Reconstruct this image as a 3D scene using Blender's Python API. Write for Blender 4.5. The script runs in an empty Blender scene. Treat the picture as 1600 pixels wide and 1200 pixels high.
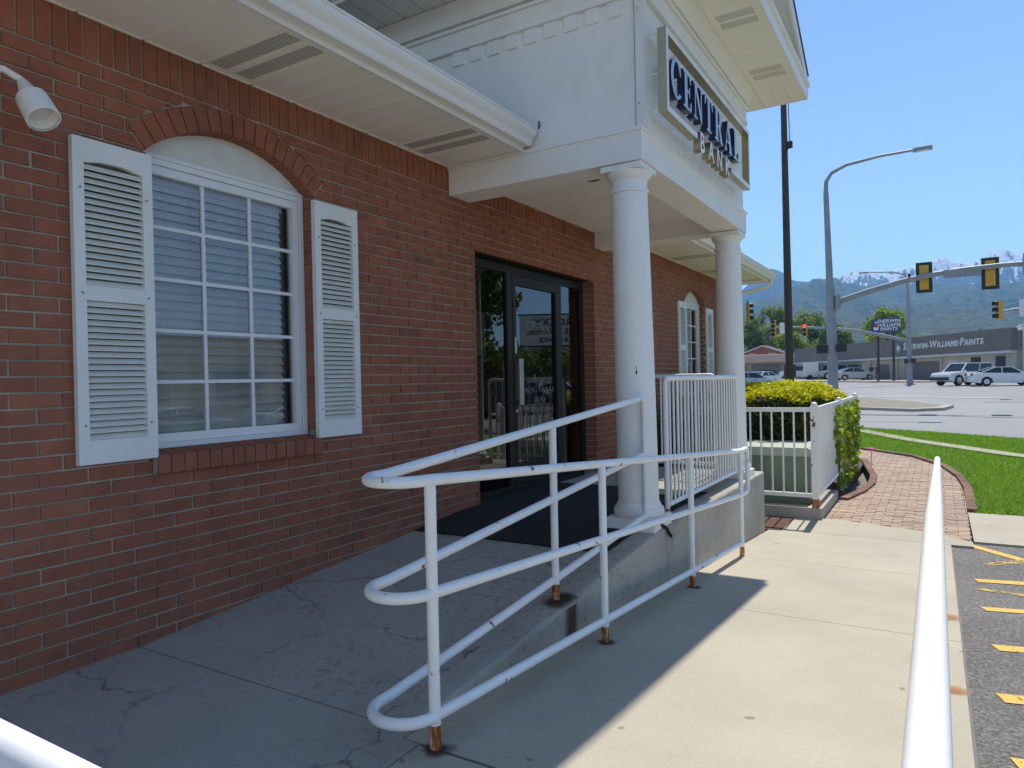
import bpy, bmesh, math, random
import numpy as np
from mathutils import Vector, Matrix
random.seed(7); RNG = np.random.default_rng(7)
sc = bpy.context.scene; COL = sc.collection
R = math.radians

# ------------------------------------------------------------------ camera
cam = bpy.data.cameras.new('camera'); co = bpy.data.objects.new('camera', cam); COL.objects.link(co)
yaw, pit, rol = .547034, -.00453919, -.0216525
fw = Vector((-math.sin(yaw)*math.cos(pit), math.cos(yaw)*math.cos(pit), math.sin(pit)))
rt = Vector((math.cos(yaw), math.sin(yaw), 0)); up = rt.cross(fw)
r2 = math.cos(rol)*rt + math.sin(rol)*up; u2 = -math.sin(rol)*rt + math.cos(rol)*up
M = Matrix(((r2.x, u2.x, -fw.x), (r2.y, u2.y, -fw.y), (r2.z, u2.z, -fw.z))).to_4x4()
M.translation = (3.1888, 0, 1.2); co.matrix_world = M
cam.sensor_fit = 'HORIZONTAL'; cam.sensor_width = 36; cam.lens = 24.589
cam.clip_start = .02; cam.clip_end = 40000
sc.camera = co

# ------------------------------------------------------------------ world, sun, exposure
SUN_EL = 57.5; SUN_AZ = -1.2            # azimuth measured from +Y towards +X
wd = bpy.data.worlds.new('World'); sc.world = wd; wd.use_nodes = True
wn = wd.node_tree.nodes; wl_ = wd.node_tree.links
bg = wn['Background']; sky = wn.new('ShaderNodeTexSky'); sky.sky_type = 'NISHITA'
sky.sun_disc = False; sky.sun_elevation = R(SUN_EL); sky.sun_rotation = R(SUN_AZ)
sky.altitude = 2000; sky.air_density = 1.0; sky.dust_density = .15; sky.ozone_density = 1.6
wl_.new(sky.outputs[0], bg.inputs[0]); bg.inputs[1].default_value = .138
sl = bpy.data.lights.new('sun', 'SUN'); so = bpy.data.objects.new('sun', sl); COL.objects.link(so)
sl.energy = 4.2; sl.angle = R(.53); sl.color = (1, .955, .88)
sd = Vector((math.sin(R(SUN_AZ))*math.cos(R(SUN_EL)), math.cos(R(SUN_AZ))*math.cos(R(SUN_EL)), math.sin(R(SUN_EL))))
so.rotation_euler = sd.to_track_quat('Z', 'Y').to_euler(); so.location = (0, 0, 30)
sc.view_settings.view_transform = 'Standard'; sc.view_settings.look = 'None'
sc.view_settings.gamma = 1; sc.view_settings.exposure = .42; sc.view_settings.use_curve_mapping = False
sc.render.engine = 'CYCLES'; sc.cycles.max_bounces = 10; sc.cycles.transparent_max_bounces = 12
sc.cycles.diffuse_bounces = 5; sc.cycles.volume_bounces = 1

# ------------------------------------------------------------------ materials
class NT:
    def __init__(s, name):
        s.m = bpy.data.materials.new(name); s.m.use_nodes = True; s.t = s.m.node_tree
        s.b = s.t.nodes['Principled BSDF']; s.out = s.t.nodes['Material Output']
    def n(s, ty, **k):
        x = s.t.nodes.new('ShaderNode'+ty)
        for a, v in k.items(): setattr(x, a, v)
        return x
    def l(s, a, b): s.t.links.new(a, b)
    def pos(s, scale=(1, 1, 1)):
        g = s.n('NewGeometry'); mp = s.n('Mapping'); mp.inputs['Scale'].default_value = scale
        s.l(g.outputs['Position'], mp.inputs['Vector']); return mp.outputs[0]
    def noise(s, scale, detail=4, rough=.55, vec=None, dist=0):
        x = s.n('TexNoise'); x.inputs['Scale'].default_value = scale; x.inputs['Detail'].default_value = detail
        x.inputs['Roughness'].default_value = rough; x.inputs['Distortion'].default_value = dist
        s.l(vec if vec is not None else s.pos(), x.inputs['Vector']); return x.outputs['Fac']
    def ramp(s, fac, stops):
        x = s.n('ValToRGB'); e = x.color_ramp.elements
        while len(e) < len(stops): e.new(.5)
        for i, (p, c) in enumerate(stops):
            e[i].position = p; e[i].color = (*c, 1) if len(c) == 3 else c
        s.l(fac, x.inputs[0]); return x.outputs[0]
    def mix(s, fac, a, b, mode='MIX'):
        x = s.n('Mix', data_type='RGBA', blend_type=mode)
        if isinstance(fac, (int, float)): x.inputs[0].default_value = fac
        else: s.l(fac, x.inputs[0])
        for v, i in ((a, 6), (b, 7)):
            if isinstance(v, tuple): x.inputs[i].default_value = (*v, 1)
            else: s.l(v, x.inputs[i])
        return x.outputs[2]
    def math(s, op, a, b=None, clamp=False):
        x = s.n('Math', operation=op); x.use_clamp = clamp
        for v, i in ((a, 0), (b, 1)):
            if v is None: continue
            if isinstance(v, (int, float)): x.inputs[i].default_value = v
            else: s.l(v, x.inputs[i])
        return x.outputs[0]
    def bump(s, h, strength=.3, dist=.004):
        x = s.n('Bump'); x.inputs['Strength'].default_value = strength; x.inputs['Distance'].default_value = dist
        s.l(h, x.inputs['Height']); s.l(x.outputs[0], s.b.inputs['Normal'])
    def col(s, c):
        if isinstance(c, tuple): s.b.inputs['Base Color'].default_value = (*c, 1)
        else: s.l(c, s.b.inputs['Base Color'])
    def rough(s, r): s.b.inputs['Roughness'].default_value = r
def sc3(c, k): return tuple(min(1, v*k) for v in c)
def plain(name, c, rough=.6, var=.12, scale=6, bump=.0, bscale=60, metal=0, spec=None, bd=.003):
    s = NT(name); f = s.noise(scale, 5)
    s.col(s.ramp(f, [(.3, sc3(c, 1-var)), (.7, sc3(c, 1+var))])); s.rough(rough)
    s.b.inputs['Metallic'].default_value = metal
    if spec is not None: s.b.inputs['Specular IOR Level'].default_value = spec
    if bump: s.bump(s.noise(bscale, 6), bump, bd)
    return s.m
MAT = {}
def rnd_island(s):
    oi = s.n('ObjectInfo'); g = s.n('NewGeometry')
    return s.math('FRACT', s.math('ADD', oi.outputs['Random'], g.outputs['Random Per Island']))
def mk_brick(name, stops, bump=.35):
    s = NT(name); r = rnd_island(s)
    base = s.ramp(r, stops)
    blot = s.ramp(s.noise(9, 5, .6), [(.35, (.82, .80, .80)), (.6, (1, 1, 1)), (.8, (1.0, 1.0, 1.0))])
    grain = s.ramp(s.noise(260, 3), [(.3, (.78, .78, .78)), (.62, (1, 1, 1))])
    c = s.mix(1.0, s.mix(1.0, base, blot, 'MULTIPLY'), grain, 'MULTIPLY')
    c = s.mix(1.0, c, s.ramp(s.noise(1.1, 6, .6), [(.32, (.84, .84, .86)), (.68, (1.08, 1.07, 1.05))]), 'MULTIPLY')
    ef = s.ramp(s.noise(2.4, 7, .72), [(.60, (0, 0, 0)), (.80, (1, 1, 1))]); c = s.mix(s.math('MULTIPLY', ef, .16), c, (.55, .50, .44))
    sp = s.ramp(s.noise(70, 2), [(.72, (0, 0, 0)), (.78, (1, 1, 1))])
    c = s.mix(s.math('MULTIPLY', sp, .25), c, (.46, .40, .34))
    s.col(c); s.rough(.88); s.b.inputs['Specular IOR Level'].default_value = .3
    s.bump(s.noise(150, 6, .7), bump, .003); return s.m
MAT['brick'] = mk_brick('brick', [(0, (.35, .132, .078)), (.3, (.37, .136, .079)), (.6, (.39, .142, .081)), (.85, (.35, .133, .081)), (.97, (.42, .157, .09)), (1, (.27, .115, .08))])
MAT['paver'] = mk_brick('paver', [(0, (.44, .31, .215)), (.3, (.49, .36, .26)), (.55, (.46, .34, .255)), (.8, (.53, .40, .29)), (1, (.40, .27, .19))])
MAT['edge_brick'] = mk_brick('edge_brick', [(0, (.24, .13, .09)), (.5, (.30, .17, .11)), (1, (.21, .12, .09))])
MAT['mortar'] = plain('mortar', (.41, .365, .285), .95, .25, 5, .5, 180)
def mk_concrete(name, c, cracks=0, stain=0, light=.12):
    s = NT(name); base = s.ramp(s.noise(1.3, 8, .62), [(.3, sc3(c, 1-light)), (.7, sc3(c, 1+light))])
    fine = s.ramp(s.noise(90, 4, .7), [(.3, (.86, .86, .86)), (.65, (1, 1, 1))])
    cl = s.mix(1, base, fine, 'MULTIPLY')
    st = s.ramp(s.noise(.55, 6, .65, dist=.6), [(.52, (0, 0, 0)), (.72, (1, 1, 1))])
    cl = s.mix(s.math('MULTIPLY', st, .22+.22*stain), cl, sc3(c, .55))
    if stain:
        g = s.noise(26, 6, .75); pm = s.ramp(s.noise(1.1, 4, .6), [(.42, (0, 0, 0)), (.58, (1, 1, 1))]); cl = s.mix(s.math('MULTIPLY', pm, .22), cl, (c[0]*.95, c[1]*.82, c[2]*.70))
        sp = s.ramp(g, [(.53, (0, 0, 0)), (.63, (1, 1, 1))])
        cl = s.mix(s.math('MULTIPLY', s.math('MULTIPLY', sp, pm), .6), cl, sc3(c, .32))
    gum = s.ramp(s.noise(9, 1), [(.775, (0, 0, 0)), (.785, (1, 1, 1))]); cl = s.mix(s.math('MULTIPLY', gum, .6), cl, sc3(c, .35))
    pit = s.ramp(s.noise(38, 2), [(.735, (0, 0, 0)), (.76, (1, 1, 1))])
    cl = s.mix(s.math('MULTIPLY', pit, .35), cl, sc3(c, .45))
    h = s.noise(120, 6, .7)
    if cracks:
        p = s.pos(); nz = s.n('TexNoise'); nz.inputs['Scale'].default_value = 5; nz.inputs['Detail'].default_value = 7; nz.inputs['Roughness'].default_value = .65
        s.l(p, nz.inputs['Vector']); mx = s.n('Vector Math'.replace(' ', '')); mx.operation = 'SCALE'; mx.inputs['Scale'].default_value = .30
        s.l(nz.outputs['Color'], mx.inputs[0]); ad = s.n('VectorMath'); ad.operation = 'ADD'; s.l(p, ad.inputs[0]); s.l(mx.outputs[0], ad.inputs[1])
        v = s.n('TexVoronoi'); v.feature = 'DISTANCE_TO_EDGE'; v.inputs['Scale'].default_value = cracks; s.l(ad.outputs[0], v.inputs['Vector'])
        ck = s.ramp(v.outputs['Distance'], [(.0, (1, 1, 1)), (.0030, (.8, .8, .8)), (.0085, (0, 0, 0))])
        gate = s.ramp(s.noise(1.0, 3), [(.40, (0, 0, 0)), (.50, (1, 1, 1))])
        ck = s.math('MULTIPLY', ck, gate)
        cl = s.mix(s.math('MULTIPLY', ck, .75), cl, sc3(c, .14))
        h = s.math('SUBTRACT', h, s.math('MULTIPLY', ck, 2.0))
    s.col(cl); s.rough(.9); s.b.inputs['Specular IOR Level'].default_value = .25; s.bump(h, .35, .003); return s.m
MAT['walk'] = mk_concrete('walk_concrete', (.48, .428, .33), 0, 0, .10)
MAT['ramp'] = mk_concrete('ramp_concrete', (.42, .40, .345), 1.05, 1)
MAT['wallc'] = mk_concrete('wall_concrete', (.46, .43, .365), 0, .8, .25)
MAT['curb'] = mk_concrete('curb_concrete', (.46, .42, .35), 0, .4)
def mk_trim(name, c, rough, bs):
    s = NT(name); base = s.ramp(s.noise(2.2, 5), [(.3, sc3(c, .97)), (.7, sc3(c, 1.02))])
    d = s.ramp(s.noise(2.6, 8, .7, s.pos((1, 1, .55)), 1.2), [(.52, (0, 0, 0)), (.74, (1, 1, 1))])
    base = s.mix(s.math('MULTIPLY', d, .20), base, (.56, .50, .38))
    sp = s.ramp(s.noise(45, 3), [(.70, (0, 0, 0)), (.76, (1, 1, 1))]); base = s.mix(s.math('MULTIPLY', sp, .25), base, (.45, .41, .34))
    s.col(base); s.rough(rough); s.bump(s.noise(150, 5), bs, .003); return s.m
MAT['white'] = mk_trim('white_trim', (.90, .88, .825), .5, .08)
MAT['stucco'] = mk_trim('stucco', (.90, .88, .825), .85, .6)
MAT['vinyl'] = plain('vinyl_soffit', (.90, .88, .79), .45, .03, 2)
MAT['gutter'] = plain('gutter', (.80, .785, .74), .38, .03, 2)
MAT['shutter'] = plain('shutter', (.80, .79, .75), .5, .04, 4)
MAT['gapshade'] = plain('shutter_gap_shade', (.10, .09, .08), .8); MAT['slat'] = plain('shutter_slat', (.74, .715, .63), .55, .06, 8)  # first colour paints the shade between the louvres
MAT['frame'] = plain('window_frame', (.80, .80, .79), .4, .03, 4)
MAT['fanpanel'] = plain('fan_panel', (.70, .68, .61), .7, .08, 9, .4, 40)
MAT['blind'] = plain('blind', (.92, .92, .89), .5, .04, 6)
MAT['bronze'] = plain('door_bronze', (.030, .024, .020), .5, .2, 4, spec=.25)
MAT['steel'] = plain('steel', (.55, .55, .54), .3, .05, 5, metal=1)
MAT['mat'] = plain('door_mat', (.016, .016, .017), .95, .25, 30, .6, 300)
MAT['black'] = plain('black', (.018, .018, .019), .5)
MAT['venthole'] = plain('vent_hole', (.16, .15, .13), .9); MAT['rubber'] = plain('rubber', (.016, .016, .016), .8)
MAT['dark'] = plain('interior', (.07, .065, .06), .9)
MAT['galv'] = plain('galvanised', (.27, .29, .31), .55, .12, 3, metal=.2)
MAT['brownpole'] = plain('brown_pole', (.045, .036, .03), .5, .15, 3)
MAT['signal'] = plain('signal_yellow', (.62, .34, .03), .5, .08)
MAT['navy'] = plain('navy', (.012, .018, .06), .25)
MAT['navysheen'] = plain('navy_sky_sheen', (.30, .36, .50), .15, .05)  # sky reflection on the navy letter fronts, painted in as pale blue
MAT['gold'] = plain('gold', (.46, .38, .22), .32, .05, 5, metal=.75)
MAT['ivory'] = plain('ivory', (.80, .78, .70), .35)
MAT['roof'] = plain('shingle', (.10, .09, .085), .9, .3, 20, .5, 60)
MAT['cabinet'] = plain('cabinet_green', (.17, .22, .15), .6, .16, 2.5)
MAT['dirt'] = plain('dirt', (.11, .08, .055), 1, .35, 25, 1, 60, bd=.02)
MAT['mulch'] = plain('mulch', (.15, .075, .05), 1, .5, 60, 1, 90, bd=.02)
MAT['skin'] = plain('skin', (.42, .25, .18), .6)
MAT['hair'] = plain('hair', (.03, .02, .015), .7)
def mk_rail():
    s = NT('rail_paint'); f = s.noise(3, 4)
    c = s.ramp(f, [(.3, (.86, .845, .81)), (.7, (.91, .90, .865))])
    rs = s.ramp(s.noise(11, 3, .6), [(.668, (0, 0, 0)), (.70, (1, 1, 1))])
    halo = s.ramp(s.noise(11, 3, .6), [(.63, (0, 0, 0)), (.74, (1, 1, 1))])
    c = s.mix(s.math('MULTIPLY', halo, .35), c, (.62, .45, .25))
    c = s.mix(rs, c, (.16, .055, .02))
    s.col(c); s.rough(.42); s.bump(s.noise(70, 4), .16, .003); return s.m
MAT['rail'] = mk_rail(); MAT['rail_clean'] = plain('rail_paint_clean', (.90, .885, .85), .4, .03, 3, .12, 70)
def mk_rust():
    s = NT('rust'); c = s.ramp(s.noise(38, 6, .7, s.pos((1, 1, .35))), [(.30, (.06, .02, .008)), (.44, (.30, .09, .02)), (.52, (.52, .21, .05)), (.60, (.70, .52, .30)), (.8, (.78, .72, .60))])
    s.col(c); s.rough(.85); s.bump(s.noise(90, 6), .7, .004); return s.m
MAT['rust'] = mk_rust()
def mk_stain(name, c, amt=.9, sc=7):
    s = NT(name); tc = s.n('TexCoord'); mp = s.n('Mapping'); s.l(tc.outputs['Generated'], mp.inputs[0])
    mp.inputs['Location'].default_value = (-.5, -.5, 0); vl = s.n('VectorMath'); vl.operation = 'LENGTH'
    cm = s.n('CombineXYZ'); sp = s.n('SeparateXYZ'); s.l(mp.outputs[0], sp.inputs[0]); s.l(sp.outputs[0], cm.inputs[0]); s.l(sp.outputs[1], cm.inputs[1])
    s.l(cm.outputs[0], vl.inputs[0])
    d = s.math('ADD', vl.outputs['Value'], s.math('MULTIPLY', s.math('SUBTRACT', s.noise(sc, 6, .65), .5), .55))
    a = s.ramp(d, [(.10, (amt, amt, amt)), (.26, (amt*.6,)*3), (.45, (0, 0, 0))])
    s.col(c); s.rough(.9); s.l(a, s.b.inputs['Alpha']); return s.m
MAT['rust_stain'] = mk_stain('rust_stain', (.42, .19, .06), .75, 22)
MAT['dark_stain'] = mk_stain('dark_stain', (.045, .02, .012), .95, 14)
def mk_glass(name, ior=1.75, tint=(.9, .95, .93)):
    s = NT(name); s.t.nodes.remove(s.b)
    tr = s.n('BsdfTransparent'); tr.inputs[0].default_value = (*tint, 1)
    gl = s.n('BsdfGlossy'); gl.inputs['Roughness'].default_value = .004
    fr = s.n('Fresnel'); fr.inputs['IOR'].default_value = ior
    mx = s.n('MixShader'); s.l(fr.outputs[0], mx.inputs[0]); s.l(tr.outputs[0], mx.inputs[1]); s.l(gl.outputs[0], mx.inputs[2])
    s.l(mx.outputs[0], s.out.inputs[0]); return s.m
MAT['glass'] = mk_glass('window_glass', 2.1, (1, 1, 1))
MAT['doorglass'] = mk_glass('door_glass', 2.1, (.36, .36, .35))
MAT['carglass'] = plain('car_glass', (.012, .016, .02), .05, 0, spec=.8)
def mk_asphalt(name, c, sc=140):
    s = NT(name); a = s.noise(55, 6, .85); b = s.noise(.8, 6, .6)
    cl = s.mix(1, s.ramp(a, [(.34, sc3(c, .35)), (.5, c), (.64, sc3(c, 2.6))]), s.ramp(b, [(.3, (.82, .82, .82)), (.7, (1.1, 1.1, 1.1))]), 'MULTIPLY')
    s.col(cl); s.rough(.9); s.bump(a, .8, .008); return s.m
MAT['asphalt'] = mk_asphalt('lot_asphalt', (.15, .138, .125))
def mk_road():
    s = NT('road'); a = s.noise(30, 3); b = s.noise(.12, 5, .6, s.pos((1, .25, 1)))
    cl = s.mix(1, s.ramp(a, [(.3, (.27, .265, .26)), (.7, (.32, .315, .305))]), s.ramp(b, [(.3, (.80, .80, .80)), (.7, (1.05, 1.05, 1.05))]), 'MULTIPLY')
    s.col(cl); s.rough(.9); return s.m
MAT['road'] = mk_road()
def mk_worn(name, c, thr=.47):
    s = NT(name); a = s.ramp(s.noise(22, 6, .7), [(thr-.12, (0, 0, 0)), (thr-.07, (1, 1, 1))])
    s.col(s.ramp(s.noise(60, 3), [(.3, sc3(c, .8)), (.7, c)])); s.rough(.8); s.l(a, s.b.inputs['Alpha']); return s.m
MAT['yellow'] = mk_worn('yellow_paint', (.74, .47, .09))
MAT['yellowworn'] = mk_worn('yellow_paint_worn', (.60, .39, .10), .58)
MAT['roadwhite'] = mk_worn('road_white', (.62, .62, .60))
def mk_leaf(name, stops, trans=.35):
    s = NT(name); g = s.n('NewGeometry'); c = s.ramp(g.outputs['Random Per Island'], stops)
    s.col(c); s.rough(.55); s.b.inputs['Specular IOR Level'].default_value = .3
    tl = s.n('BsdfTranslucent'); s.l(s.mix(1, c, (1.0, 1.0, .6), 'MULTIPLY'), tl.inputs[0])
    mx = s.n('MixShader'); mx.inputs[0].default_value = trans; s.l(s.b.outputs[0], mx.inputs[1]); s.l(tl.outputs[0], mx.inputs[2])
    s.l(mx.outputs[0], s.out.inputs[0]); return s.m
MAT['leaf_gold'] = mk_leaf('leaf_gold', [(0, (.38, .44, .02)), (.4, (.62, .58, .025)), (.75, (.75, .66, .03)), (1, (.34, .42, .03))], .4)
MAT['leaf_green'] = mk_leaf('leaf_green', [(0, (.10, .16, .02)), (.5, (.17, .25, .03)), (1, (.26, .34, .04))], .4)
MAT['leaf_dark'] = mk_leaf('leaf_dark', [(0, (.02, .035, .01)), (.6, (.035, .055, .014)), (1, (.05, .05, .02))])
MAT['leaf_vine'] = mk_leaf('leaf_vine', [(0, (.18, .30, .02)), (.6, (.32, .42, .03)), (1, (.52, .52, .035))], .4)
MAT['leaf_tree'] = mk_leaf('leaf_tree', [(0, (.11, .17, .05)), (.5, (.18, .25, .07)), (1, (.28, .33, .11))], .45)
MAT['leaf_tree2'] = mk_leaf('leaf_tree2', [(0, (.15, .23, .03)), (.5, (.25, .34, .05)), (1, (.36, .42, .08))], .45)
MAT['grass'] = mk_leaf('grass', [(0, (.12, .25, .02)), (.5, (.20, .38, .03)), (.9, (.30, .48, .05)), (1, (.42, .44, .10))], .5)
MAT['turf'] = plain('turf', (.17, .32, .03), 1, .3, 9, 1, 60)
MAT['bark'] = plain('bark', (.10, .075, .055), .95, .3, 20, .8, 40)
def carpaint(name, c): 
    m = plain(name, c, .28, .02, 1); m.node_tree.nodes['Principled BSDF'].inputs['Coat Weight'].default_value = .6; return m
MAT['cw'] = carpaint('paint_white', (.76, .77, .78)); MAT['cb'] = carpaint('paint_pale_blue', (.36, .45, .58))
MAT['cs'] = carpaint('paint_silver', (.50, .51, .53)); MAT['cg'] = carpaint('paint_grey_blue', (.28, .33, .38)); MAT['cd'] = carpaint('paint_dark', (.03, .035, .045))
MAT['red'] = plain('red_lens', (.35, .02, .015), .3, 0); MAT['amber'] = plain('amber_lens', (.6, .2, .02), .3, 0); MAT['lens'] = plain('clear_lens', (.7, .7, .68), .15, 0)
def emit(name, c, st):
    s = NT(name); s.col(c); s.b.inputs['Emission Color'].default_value = (*c, 1); s.b.inputs['Emission Strength'].default_value = st; return s.m
MAT['redlit'] = emit('red_light_lit', (.9, .05, .03), 1.6)
MAT['signgreen'] = plain('sign_green', (.01, .16, .10), .4, 0); MAT['signwhite'] = plain('sign_white', (.72, .72, .70), .5, .02)
MAT['etch'] = plain('etched_vinyl', (.20, .20, .20), .6, .05); MAT['signblue'] = plain('sign_blue', (.015, .035, .17), .35, .05)
MAT['swgrey'] = plain('fascia_grey', (.17, .155, .14), .8, .06, 1); MAT['swtan'] = plain('wall_tan', (.48, .44, .36), .9, .08, .8)
MAT['swlight'] = plain('flashing', (.55, .55, .55), .6); MAT['roofbrown'] = plain('roof_brown', (.155, .11, .095), .7, .1, 2)
MAT['garagebrick'] = plain('garage_brick', (.42, .29, .18), .9, .12, 3); MAT['housebrick'] = plain('house_brick', (.36, .13, .07), .9, .1, 4)
MAT['farwhite'] = plain('far_white', (.74, .74, .72), .7); MAT['farglass'] = plain('far_glass', (.06, .075, .085), .1, .1)
MAT['tan'] = plain('tan_wall', (.62, .48, .24), .9, .06, 1)

# ------------------------------------------------------------------ mesh helpers
class MB:
    def __init__(s): s.v = []; s.f = []; s.sm = []
    def add(s, vs, fs, smooth=False):
        o = len(s.v); s.v += [tuple(p) for p in vs]; s.f += [tuple(i+o for i in f) for f in fs]; s.sm += [smooth]*len(fs); return s
    def box(s, x0, x1, y0, y1, z0, z1):
        vs = [(x, y, z) for z in (z0, z1) for y in (y0, y1) for x in (x0, x1)]
        return s.add(vs, [(0, 2, 3, 1), (4, 5, 7, 6), (0, 1, 5, 4), (2, 6, 7, 3), (0, 4, 6, 2), (1, 3, 7, 5)])
    def cbox(s, x0, x1, y0, y1, z0, z1, c=.003):      # box with chamfered +x face rim
        a = [(x0, y0, z0), (x0, y1, z0), (x0, y1, z1), (x0, y0, z1)]
        b = [(x1-c, y0, z0), (x1-c, y1, z0), (x1-c, y1, z1), (x1-c, y0, z1)]
        d = [(x1, y0+c, z0+c), (x1, y1-c, z0+c), (x1, y1-c, z1-c), (x1, y0+c, z1-c)]
        fs = [(8, 9, 10, 11)]
        for i in range(4):
            j = (i+1) % 4; fs += [(i, j, 4+j, 4+i), (4+i, 4+j, 8+j, 8+i)]
        return s.add(a+b+d, fs)
    def bar(s, p, q, w, h, upv=(0, 0, 1)):
        p, q = Vector(p), Vector(q); d = (q-p).normalized(); u = Vector(upv); r = d.cross(u).normalized(); u = r.cross(d)
        vs = [e + r*a*w/2 + u*b*h/2 for e in (p, q) for a, b in ((-1, -1), (1, -1), (1, 1), (-1, 1))]
        return s.add(vs, [(3, 2, 1, 0), (4, 5, 6, 7), (0, 1, 5, 4), (1, 2, 6, 5), (2, 3, 7, 6), (3, 0, 4, 7)])
    def prism(s, poly, axis, a, b):                   # poly: 2D points in the two other axes (cyclic order xyz)
        n = len(poly)
        def P(u, v, w): return {0: (w, u, v), 1: (u, w, v), 2: (u, v, w)}[axis]
        vs = [P(u, v, a) for u, v in poly] + [P(u, v, b) for u, v in poly]
        fs = [tuple(range(n))[::-1], tuple(range(n, 2*n))] + [(i, (i+1) % n, n+(i+1) % n, n+i) for i in range(n)]
        return s.add(vs, fs)
    def tube(s, pts, r, n=14, cap=True):
        P = [Vector(p) for p in pts]; rr = r if isinstance(r, (list, tuple)) else [r]*len(P)
        vs = []; prev = None
        for i, p in enumerate(P):
            t = (P[min(i+1, len(P)-1)] - P[max(i-1, 0)]).normalized()
            if prev is None:
                a = Vector((0, 0, 1)) if abs(t.z) < .9 else Vector((1, 0, 0)); u = t.cross(a).normalized()
            else: u = (prev - t*prev.dot(t)).normalized()
            prev = u; w = t.cross(u)
            vs += [p + (u*math.cos(k*2*math.pi/n) + w*math.sin(k*2*math.pi/n))*rr[i] for k in range(n)]
        fs = [(i*n+k, i*n+(k+1) % n, (i+1)*n+(k+1) % n, (i+1)*n+k) for i in range(len(P)-1) for k in range(n)]
        s.add(vs, fs, True)
        if cap:
            o = len(s.v)-len(vs); m = len(P)-1
            s.f += [tuple(o+k for k in range(n))[::-1], tuple(o+m*n+k for k in range(n))]; s.sm += [False, False]
        return s
    def lathe(s, prof, c=(0, 0, 0), n=32, axis=2):
        vs = []
        for r, h in prof:
            for k in range(n):
                a = k*2*math.pi/n; ca, sa = r*math.cos(a), r*math.sin(a)
                p = {2: (ca, sa, h), 0: (h, ca, sa), 1: (ca, h, sa)}[axis]
                vs.append((p[0]+c[0], p[1]+c[1], p[2]+c[2]))
        m = len(prof)
        fs = [(i*n+k, i*n+(k+1) % n, (i+1)*n+(k+1) % n, (i+1)*n+k) for i in range(m-1) for k in range(n)]
        s.add(vs, fs, True); o = len(s.v)-len(vs)
        s.f += [tuple(o+k for k in range(n))[::-1], tuple(o+(m-1)*n+k for k in range(n))]; s.sm += [False, False]; return s
    def mesh(s, name, mat):
        me = bpy.data.meshes.new(name); me.from_pydata(s.v, [], s.f)
        me.polygons.foreach_set('use_smooth', s.sm); me.materials.append(MAT[mat] if isinstance(mat, str) else mat)
        if len(s.f) > 1: bm = bmesh.new(); bm.from_mesh(me); bmesh.ops.recalc_face_normals(bm, faces=bm.faces); bm.to_mesh(me); bm.free()
        if any(s.sm): 
            try: me.set_sharp_from_angle(angle=R(38))
            except Exception: pass
        return me
    def build(s, name, mat, parent=None, **k): return link(name, s.mesh(name, mat), parent, **k)
WL = {}
def link(name, me, parent=None, loc=(0, 0, 0), local=False, rz=0):
    o = bpy.data.objects.new(name, me); COL.objects.link(o); o.location = loc
    if rz: o.rotation_euler.z = rz
    if parent is not None:
        o.parent = parent
        if not local: o.matrix_parent_inverse = Matrix.Translation(-WL.get(parent.name, Vector((0, 0, 0))))
    WL[o.name] = Vector(loc) if parent is None else (Vector(loc) if not local else WL.get(parent.name, Vector((0, 0, 0)))+Vector(loc))
    return o
def empty(name, loc, rz=0): return link(name, None, loc=loc, rz=rz)
def tag(o, label=None, cat=None, group=None, kind=None):
    for k, v in (('label', label), ('category', cat), ('group', group), ('kind', kind)):
        if v: o[k] = v
    return o
def copy_tree(o, parent=None):
    c = o.copy(); COL.objects.link(c); WL[c.name] = WL.get(o.name, Vector())
    if parent is not None: c.parent = parent
    for ch in list(o.children): copy_tree(ch, c)
    return c
def quads_mesh(name, centers, sizes, mat, normals=None, aspect=1.0):   # many leaf quads as one mesh
    n = len(centers); C = np.asarray(centers); S = np.asarray(sizes)[:, None]
    a = RNG.normal(size=(n, 3)); 
    if normals is not None: a = a*.8 + normals
    a /= np.linalg.norm(a, axis=1)[:, None]; b = RNG.normal(size=(n, 3)); u = np.cross(a, b); u /= np.linalg.norm(u, axis=1)[:, None]; w = np.cross(a, u)
    V = np.stack([C-u*S, C+w*S*.55*aspect+u*S*.1+a*S*.15, C+u*S, C-w*S*.55*aspect+u*S*.1+a*S*.15], 1).reshape(-1, 3)
    me = bpy.data.meshes.new(name); me.vertices.add(4*n); me.vertices.foreach_set('co', V.ravel())
    me.loops.add(4*n); me.loops.foreach_set('vertex_index', np.arange(4*n)); me.polygons.add(n)
    me.polygons.foreach_set('loop_start', np.arange(0, 4*n, 4)); me.update(calc_edges=True); me.materials.append(MAT[mat]); return me
def text_mesh(txt, size, depth, mat, shear=0, align='CENTER', bold=0.0):
    cu = bpy.data.curves.new('txt', 'FONT'); cu.body = txt; cu.size = size; cu.extrude = depth/2; cu.shear = shear; cu.align_x = align; cu.align_y = 'CENTER'; cu.offset = bold
    cu.resolution_u = 3
    o = bpy.data.objects.new('txt', cu); COL.objects.link(o); dg = bpy.context.evaluated_depsgraph_get()
    me = bpy.data.meshes.new_from_object(o.evaluated_get(dg)); bpy.data.objects.remove(o); me.materials.clear(); me.materials.append(MAT[mat]); return me
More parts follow.
